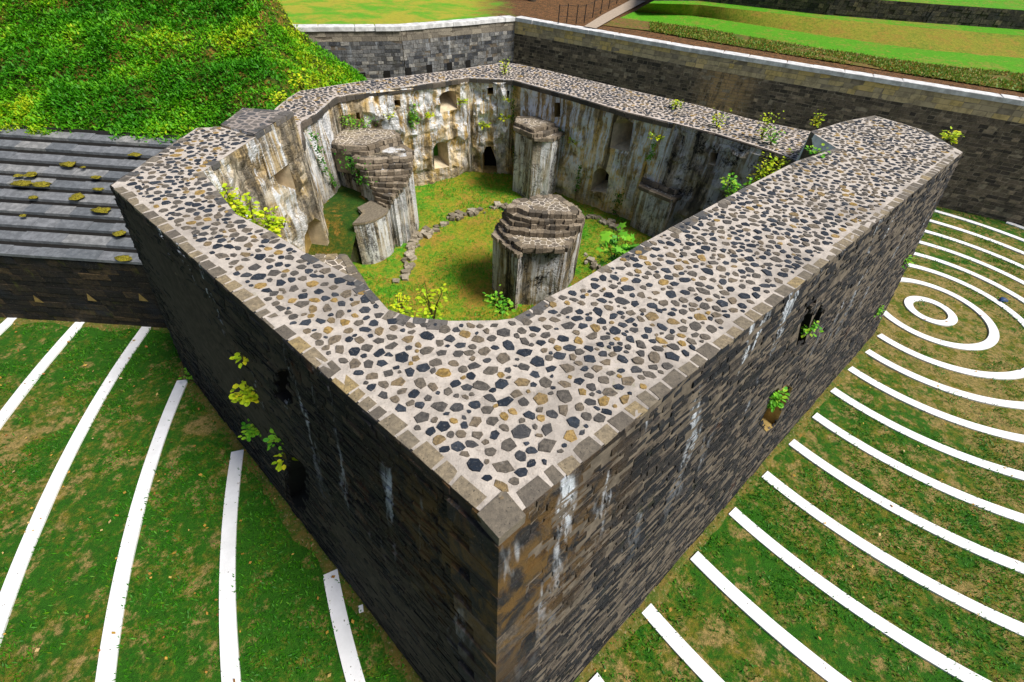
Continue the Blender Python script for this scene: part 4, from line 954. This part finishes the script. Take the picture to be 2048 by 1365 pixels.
# ================================================================== UPPER GROUND
outer = [(-30, 30.0), (-15.17, 33.0), (-8.86, 35.3), (-1.38, 41.6), (10.99, 34.25), (26.24, 26.75), (62, 9.4)]
loop = outer+[(400, 9.4), (400, 500), (-300, 500), (-300, 30)]
o = fill_poly('upper_ground', [loop], 5.93, MA['up_ground'], None); tag(o, kind='structure')
cols = [1180, 1300, 1400, 1650, 1850, 2048]
RW = {'B1': ([45, 62, 80, 121, 153, 184], 5.99), 'B2': ([32, 44, 56, 99, 127, 148], 6.2), 'B3': ([20, 26, 33, 72, 100, 117], 6.4), 'B4': ([2, 4, 10, 38, 56, 72], 7.15), 'B5': ([-4, -2, 2, 30, 46, 60], 7.25)}
rows = {}
for k, (ys, z) in RW.items():
    c0 = {'B1': (1204, 50), 'B2': (1240, 36), 'B3': (1268, 24), 'B4': (1298, 7), 'B5': (1308, 2)}[k]
    P = [at(x, y, z) for x, y in zip(cols, ys)]; P[0] = at(c0[0], c0[1], z); P[1] = P[0].lerp(P[2], .5) if k in ('B4', 'B5', 'B3') else P[1]; d = (P[-1]-P[-2]).normalized(); P.append(P[-1]+d*40)
    rows[k] = P
def strip(nm, a, b, mat, sub=4, rough=.0):
    A, B = rows[a], rows[b]; mb = MB(); V = []
    AA = []; BB = []
    for P, Q in ((A, AA), (B, BB)):
        for i in range(len(P)-1):
            for j in range(6): Q.append(P[i].lerp(P[i+1], j/6))
        Q.append(P[-1])
    n = len(AA)
    for j in range(sub+1):
        for i in range(n):
            p = AA[i].lerp(BB[i], j/sub); p = p+Vector((0, 0, rough*N3(p, .9)*(1 if 0 < j < sub else .3))); V.append(p)
    mb.add(V, [(j*n+i, j*n+i+1, (j+1)*n+i+1, (j+1)*n+i) for j in range(sub) for i in range(n-1)]); o = mb.build(nm, mat, smooth=True); return tag(o, kind='structure')
strip('gravel_verge', 'B1', 'B2', MA['weeds'], rough=.12)
strip('lawn_strip', 'B2', 'B3', MA['lawn_up'], rough=.03)
strip('grass_bank', 'B3', 'B4', MA['bank'], rough=.06)
strip('lawn_ledge', 'B4', 'B5', MA['lawn_up'], rough=.02)
# weeds on the verge
P = []
for i in range(26000):
    j = random.randrange(1, len(cols)); u = random.random(); v = random.uniform(0, .95)
    a = rows['B1'][j].lerp(rows['B1'][min(j+1, len(cols)-1)], u); b = rows['B2'][j].lerp(rows['B2'][min(j+1, len(cols)-1)], u); p = a.lerp(b, v)
    if N3(p, .5) > -.35: P.append(tuple(p))
o = leaf_cloud('verge_weeds', np.array(P), .13, mat_leaf('verge_leaves', (.08, .26, .015), (.24, .22, .03), (.50, .20, .05)), 1.8, .4); tag(o, 'low brown and green weeds along the coping of the far wall', 'weeds', kind='stuff')
TW = empty('terrace_wall', tuple(rows['B5'][3]), 'low mossy stone terrace wall across the upper lawn at top right', 'wall')
mb = MB(); P = rows['B5']; bk = MB()
for a, b in zip(P[:-1], P[1:]):
    a = a+Vector((0, 0, -.1)); b = b+Vector((0, 0, -.1)); u = Vector((0, 0, 1.2)); skin(mb, a, b, a+u, b+u, ch=.22, bl=.4, prot=.05); bk.face([a, b, b+u, a+u])
mb.build('stone_face', MA['wall_up'], TW); bk.build('mortar', MA['joint_dark'], TW)
mb = MB(); Q = [p+Vector((0, 0, 1.12)) for p in P]; far = [Vector((p.x+30, p.y+150, p.z+6)) for p in Q]
for i in range(len(Q)-1): mb.face([Q[i], Q[i+1], far[i+1], far[i]])
o = mb.build('upper_lawn', MA['lawn_up']); tag(o, kind='structure')
# gravel path and railing posts
mb = MB(); V = ats([(1168, 53), (1192, 57), (1232, 34), (1292, 2), (1262, 0), (1205, 30)], 6.04); mb.face(V); o = mb.build('path', MA['path']); tag(o, kind='structure')
fe = empty('post_fence', tuple(at(1116, 45, 6.0)), 'row of slim dark metal posts beside the gravel path at the top', 'fence')
FP = [(1116, 48), (1133, 46), (1152, 48), (1168, 47), (1185, 36), (1201, 28), (1217, 18), (1233, 8), (1250, 0)]; tops = []
for x, y in FP:
    p = at(x, y, 6.0); mb = MB(); mb.tube([p, p+Vector((0, 0, 1.15))], [.035, .035], 8); mb.build('post', MA['metal'], fe); tops.append(p)
for h in (.4, 1.05):
    mb = MB(); mb.tube([p+Vector((0, 0, h)) for p in tops], [.012]*len(tops), 5); mb.build('wire', MA['metal'], fe)
# tree whose foot shows on the top edge
p = at(1064, 2, 5.95); tr = empty('tree', tuple(p), 'dark tree trunk rising from the leaf litter behind the wall corner', 'tree')
mb = MB(); mb.tube([p-Vector((0, 0, .2)), p+Vector((0, 0, .3)), p+Vector((.1, 0, 3)), p+Vector((.3, .2, 6))], [.45, .28, .24, .14], 12)
for a in range(7):
    q = p+Vector((.2, .1, 3.4+a*.35)); d = Vector((math.cos(a*2.3), math.sin(a*2.3), .6)); mb.tube([q, q+d*1.3, q+d*2.4], [.09, .05, .02], 6)
mb.build('trunk', MA['bark'], tr)
c = rng.normal(0, 1, (2600, 3)); c /= np.linalg.norm(c, axis=1)[:, None]; c *= (rng.uniform(.3, 1, 2600)**.5)[:, None]*np.array([2.8, 2.8, 2.2]); c += np.array([p.x+.3, p.y+.2, p.z+7])
k = fnoise(c[:, 0], c[:, 1]+c[:, 2], .9, 5) > .42; co = leaf_cloud('crown', c[k], .3, MA['leaf_green'], 1.5, .2); co.parent = tr; co.location = -Vector(tr.location)

# ================================================================== PLANTS
def leafshape(mb, p, d, n, L, W, r, lobes=0):
    s = d.cross(n).normalized()
    if lobes:   # palmate leaf
        pts = []
        for k in range(11):
            a = math.pi*(-.85+1.7*k/10); rad = L*(.62 if k % 2 == 0 else .36)*(1.15-.35*abs(a)/math.pi); pts.append(p+d*L*.15+(d*math.cos(a)+s*math.sin(a))*rad-n*.08*rad)
        c = p+d*L*.12; mb.add([c]+pts, [(0, i+1, i+2) for i in range(10)], r)
    else:
        m1 = p+d*L*.35; m2 = p+d*L*.75
        mb.add([p, m1+s*W*.5, m2+s*W*.4, p+d*L-n*L*.12, m2-s*W*.4, m1-s*W*.5], [(0, 1, 2, 3), (0, 3, 4, 5)], r)
def plant(name, label, cat, base, h, spread, nst, nlf, leaf, matl, group=None, lean=(0, 0, 0), lobes=0, round_=.7, hang=False):
    base = Vector(base); e = empty(name, tuple(base), label, cat, group); sm = MB(); lm = MB()
    for i in range(nst):
        a = random.uniform(0, 2*math.pi); d = Vector((math.cos(a)*spread*random.uniform(.3, 1), math.sin(a)*spread*random.uniform(.3, 1), h*random.uniform(.6, 1)*(-1 if hang else 1)))+Vector(lean)
        P = [base+d*t+Vector((0, 0, -.15*t*t*h*0))+Vector((N3((i, t*2, 1)), N3((i, t*2, 5)), 0))*.12*h*t for t in (0, .25, .5, .75, 1)]
        sm.tube(P, [.014*(1-.8*t)+.003 for t in (0, .25, .5, .75, 1)], 5)
        for j in range(nlf):
            t = random.uniform(.12, 1)*4; k = min(3, int(t)); p = P[k].lerp(P[k+1], t-k); ang = random.uniform(0, 2*math.pi)
            dd = Vector((math.cos(ang), math.sin(ang), random.uniform(-.35, .5))).normalized(); up = (Vector((random.gauss(0, .35), random.gauss(0, .35), 1))).normalized()
            q = p+dd*leaf*random.uniform(.3, 1.6); L = leaf*random.uniform(.65, 1.25)
            leafshape(lm, q, dd, up, L, L*round_, random.random(), lobes)
    sm.build('stem', MA['stem'], e); lm.build('foliage', matl, e); return e
def onR(px, py, F=FR):
    s, h = face_hit(px, py, *F); return (ptR if F is FR else ptL)(s, h)
def onwall(px, py, A, B, off=.08):
    s, z = hit(px, py, A, B); A = Vector((A[0], A[1], 0)); t = (Vector((B[0], B[1], 0))-A).normalized(); p = A+t*s; p.z = z
    return p+(Vector((0, 6+8, 0))-Vector((p.x, p.y, 0))).normalized()*off
random.seed(21)
# bright shrub in the left inner corner
for k, (px, py, z, lb) in enumerate([(428, 372, 7.2, 'upper left part'), (470, 400, 7.1, 'middle part'), (500, 430, 7.0, 'lower part'), (535, 450, 6.9, 'lowest part')]):
    plant('shrub', 'yellow-green shrub climbing over the left parapet corner, %s of the row of bushes' % lb, 'shrub', at(px+8, py+30, z-.9), .9, .42, 6, 26, .13, MA['leaf_yel'], 'yellow shrubs by the left parapet')
plant('shrub', 'small yellow sprig on the white-streaked left inner wall', 'shrub', onwall(562, 455, A1, B1), .35, .2, 4, 10, .1, MA['leaf_yel'])
plant('shrub', 'large leafy green shrub growing up from the court beside the right parapet', 'shrub', at(1500, 385, 5.4), 1.5, .6, 9, 40, .12, MA['leaf_yel'], lean=(.3, 0, 0))
plant('shrub', 'green bush peeping over the right parapet below the large leafy shrub', 'shrub', at(1462, 398, 5.9), .8, .5, 7, 26, .12, MA['leaf_green'])
plant('shrub', 'low green plants at the limed end of the right parapet arm', 'shrub', at(1632, 307, 7.42), .12, .35, 6, 8, .1, MA['leaf_green'])
plant('maple_seedling', 'young maple with large bright lobed leaves beside the right parapet edge', 'young tree', at(1226, 532, 6.6), .85, .26, 6, 12, .20, MA['leaf_green'], lobes=1)
plant('shrub', 'spindly yellow-leaved sapling in the court just beyond the near parapet', 'shrub', at(868, 640, 4.6), 1.15, .42, 6, 16, .11, MA['leaf_yel'])
plant('shrub', 'row of low yellow-green leaves along the near inner parapet edge', 'shrub', at(800, 622, 6.9), .2, .35, 7, 12, .08, MA['leaf_yel'])
plant('shrub', 'small leafy clump at the foot of the middle pier', 'shrub', at(1000, 628, 6.0), .3, .5, 7, 14, .10, MA['leaf_green'])
SG = 'saplings on the rear wall top'
for px, py, h, mt_, lb in [(1010, 150, .75, 'leaf_yel', 'yellow-green sapling on the rear wall top at its far corner'), (1350, 218, .4, 'leaf_yel', 'tiny weed on the rear wall top left of the saplings'), (1433, 256, .7, 'leaf_yel', 'yellow sapling on the rear wall top, left one of the pair'),
                           (1522, 280, 1.3, 'leaf_yel', 'tallest spindly sapling on the rear wall top near the right arm'), (1628, 254, .6, 'leaf_yel', 'small sapling behind the right arm of the wall'), (1540, 290, .6, 'leaf_green', 'small green sapling at the inner edge of the rear wall top')]:
    plant('sapling', lb, 'sapling', at(px, py, HR if px != 1628 else 6.6), h, .28*h+.08, 5, 14, .10, MA[mt_], SG)
plant('shrub', 'yellow-green bush growing on the outer side of the right wall arm', 'shrub', at(1893, 285, 7.2), .4, .35, 6, 14, .12, MA['leaf_yel'])
plant('shrub', 'yellow-green sapling at the foot of the bank above the left wall top', 'shrub', at(606, 185, 6.3), .9, .4, 7, 20, .14, MA['leaf_yel'])
plant('shrub', 'yellowing weeds along the outer edge of the left rear wall', 'shrub', at(560, 205, 6.4), .35, .4, 7, 14, .12, MA['leaf_yel'])
# plants on the outer faces
plant('shrub', 'bright round-leaved plant growing from the shaded left face', 'shrub', onR(500, 800, FLf)+nL*.04, .34, .26, 15, 13, .115, MA['leaf_yel'], lean=nL*.08, round_=.95)
plant('shrub', 'darker green plant below the round-leaved one on the left face', 'shrub', onR(508, 858, FLf)+nL*.03, .06, .30, 9, 14, .11, MA['leaf_green'], lean=nL*.03)
plant('shrub', 'tiny yellow sprig above the round-leaved plant on the left face', 'shrub', onR(476, 722, FLf)+nL*.05, .12, .15, 4, 5, .10, MA['leaf_yel'])
plant('shrub', 'yellow sprig in the eroded hole of the left face', 'shrub', onR(568, 922, FLf)+nL*.05, .2, .12, 4, 5, .13, MA['leaf_yel'])
plant('shrub', 'small fern on the left face near its lower left edge', 'fern', onR(383, 750, FLf)+nL*.03, .15, .2, 6, 8, .10, MA['leaf_green'])
plant('shrub', 'green tuft above the eroded hole on the left face', 'shrub', onR(551, 886, FLf)+nL*.03, .12, .15, 6, 6, .11, MA['leaf_green'])
plant('shrub', 'trailing green plant over the embrasure of the right face', 'shrub', onR(1551, 775, FR)+nR*.05, .75, .15, 5, 24, .13, MA['leaf_green'], hang=True)
plant('shrub', 'pale green fern between the two slits of the right face', 'fern', onR(1622, 640, FR)+nR*.03, .4, .15, 5, 14, .10, MA['leaf_green'], hang=True)
plant('shrub', 'green streak of weeds low on the far end of the right face', 'shrub', onR(1758, 610, FR)+nR*.03, .6, .12, 5, 16, .10, MA['leaf_green'], hang=True)
plant('shrub', 'patch of weeds high on the far end of the right face', 'shrub', onR(1812, 510, FR)+nR*.03, .5, .1, 5, 14, .10, MA['leaf_green'], hang=True)
# ivy strands and wall weeds inside
def ivy(label, pts, n, wd, size=.085, mat='leaf_ivy'):
    L = []; P = [Vector(p) for p in pts]
    for i in range(n):
        t = random.random()*(len(P)-1); k = int(t); p = P[k].lerp(P[k+1], t-k); L.append((p.x+random.gauss(0, wd), p.y+random.gauss(0, wd*.5), p.z+random.gauss(0, wd)))
    o = leaf_cloud('ivy', np.array(L), size, MA[mat], 1.2, .1); return tag(o, label, 'ivy', 'ivy on the inner walls')
ivy('dark ivy strand hanging straight down the rear corner beside the ivy pier', [onwall(x, y, A3, B3, .12) for x, y in ((1029, 175), (1028, 250), (1029, 320), (1030, 390))], 420, .07)
ivy('ivy curtain on the right side of the tall ivy pier', [at(1124, 262, 5.0), at(1126, 300, 4.2), at(1122, 335, 3.4)], 380, .14)
ivy('thin ivy strand down the left inner wall', [onwall(x, y, (-7.44, 16.34), (-7.37, 18.26), .15) for x, y in ((616, 262), (630, 300), (645, 340), (668, 372))], 260, .07)
ivy('bushy ivy on the shaded wall below the stepped pier', [at(690, 322, 4.9), at(712, 335, 4.7), at(735, 355, 4.4), at(745, 372, 4.2)], 420, .16)
ivy('ivy tuft hanging below the rear coping left of the big alcove', [onwall(x, y, A2, B2, .15) for x, y in ((826, 212), (824, 232), (822, 248))], 240, .12, mat='leaf_green')
ivy('green weeds on the left end of the rear wall above the stepped pier', [onwall(x, y, A2, B2, .15) for x, y in ((680, 238), (700, 245), (740, 246))], 200, .14, mat='leaf_green')
ivy('ivy strand beside the small hole right of the big alcove', [onwall(x, y, A4, B4, .1) for x, y in ((1312, 285), (1306, 305), (1300, 318))], 110, .06, mat='leaf_green')
ivy('thin ivy at the foot of the wall below the lower right alcove', [onwall(x, y, A4, B4, .1) for x, y in ((1245, 385), (1240, 400), (1232, 430))], 170, .12)
ivy('thin ivy strand on the ochre wall left of the lower right alcove', [onwall(x, y, A4, B4, .1) for x, y in ((1162, 330), (1158, 350), (1155, 385))], 110, .06)
for i, (px, py, A, B, lb) in enumerate([(856, 232, A2, B2, 'yellow weed left of the large rear alcove'), (926, 205, A2, B2, 'yellow weed right of the large rear alcove'), (968, 252, A3, B3, 'golden weed in the middle of the rubble corner wall'), (1010, 236, A3, B3, 'yellow-green rosette weed near the corner ivy'),
                                       (1012, 200, A3, B3, 'small yellow weed under the square hole by the corner'), (1316, 276, A4, B4, 'bright green leaf tuft in the small hole of the right wall'), (775, 232, A2, B2, 'bright weed on the rear wall over the stepped pier'), (1147, 285, A4, B4, 'small fern on the ochre wall right of the ivy pier')]):
    plant('wall_weed', lb, 'weed', onwall(px, py, A, B, .06), .12, .18, 6, 7, .14, MA['leaf_yel'], 'weeds on the inner walls')
plant('shrub', 'yellow-green sprig at the corner of the collapsed right pier', 'shrub', at(1392, 372, 4.2), .25, .25, 5, 8, .15, MA['leaf_yel'])
plant('fern', 'green fern in the dark stair well beside the rounded wall', 'fern', at(682, 500, 2.3), .3, .35, 9, 14, .14, MA['leaf_green'])
# litter
o = MB(); o.box((0, 0, 0), (.10, .16, .012), .4); c = at(722, 1218, .03); o.v = [(v[0]+c.x, v[1]+c.y, v[2]+c.z) for v in o.v]
tag(o.build('paper_scrap', MA['concrete']), 'small white scrap of paper on the grass by the foot of the left face', 'litter')
mb = MB(); c = at(2007, 600, .08); vs = []
for i in range(5):
    for j in range(10):
        a = math.pi*i/4; b = 2*math.pi*j/10; q = Vector((math.sin(a)*math.cos(b)*.22, math.sin(a)*math.sin(b)*.16, math.cos(a)*.10)); q *= 1+.5*N3(q+c, 5); vs.append(c+q)
mb.add(vs, [(i*10+j, i*10+(j+1) % 10, (i+1)*10+(j+1) % 10, (i+1)*10+j) for i in range(4) for j in range(10)]); tag(mb.build('plastic_bag', mat_plain('blue_plastic', (.02, .06, .16), .4)), 'crumpled dark blue plastic bag on the grass between the outer rings', 'litter')
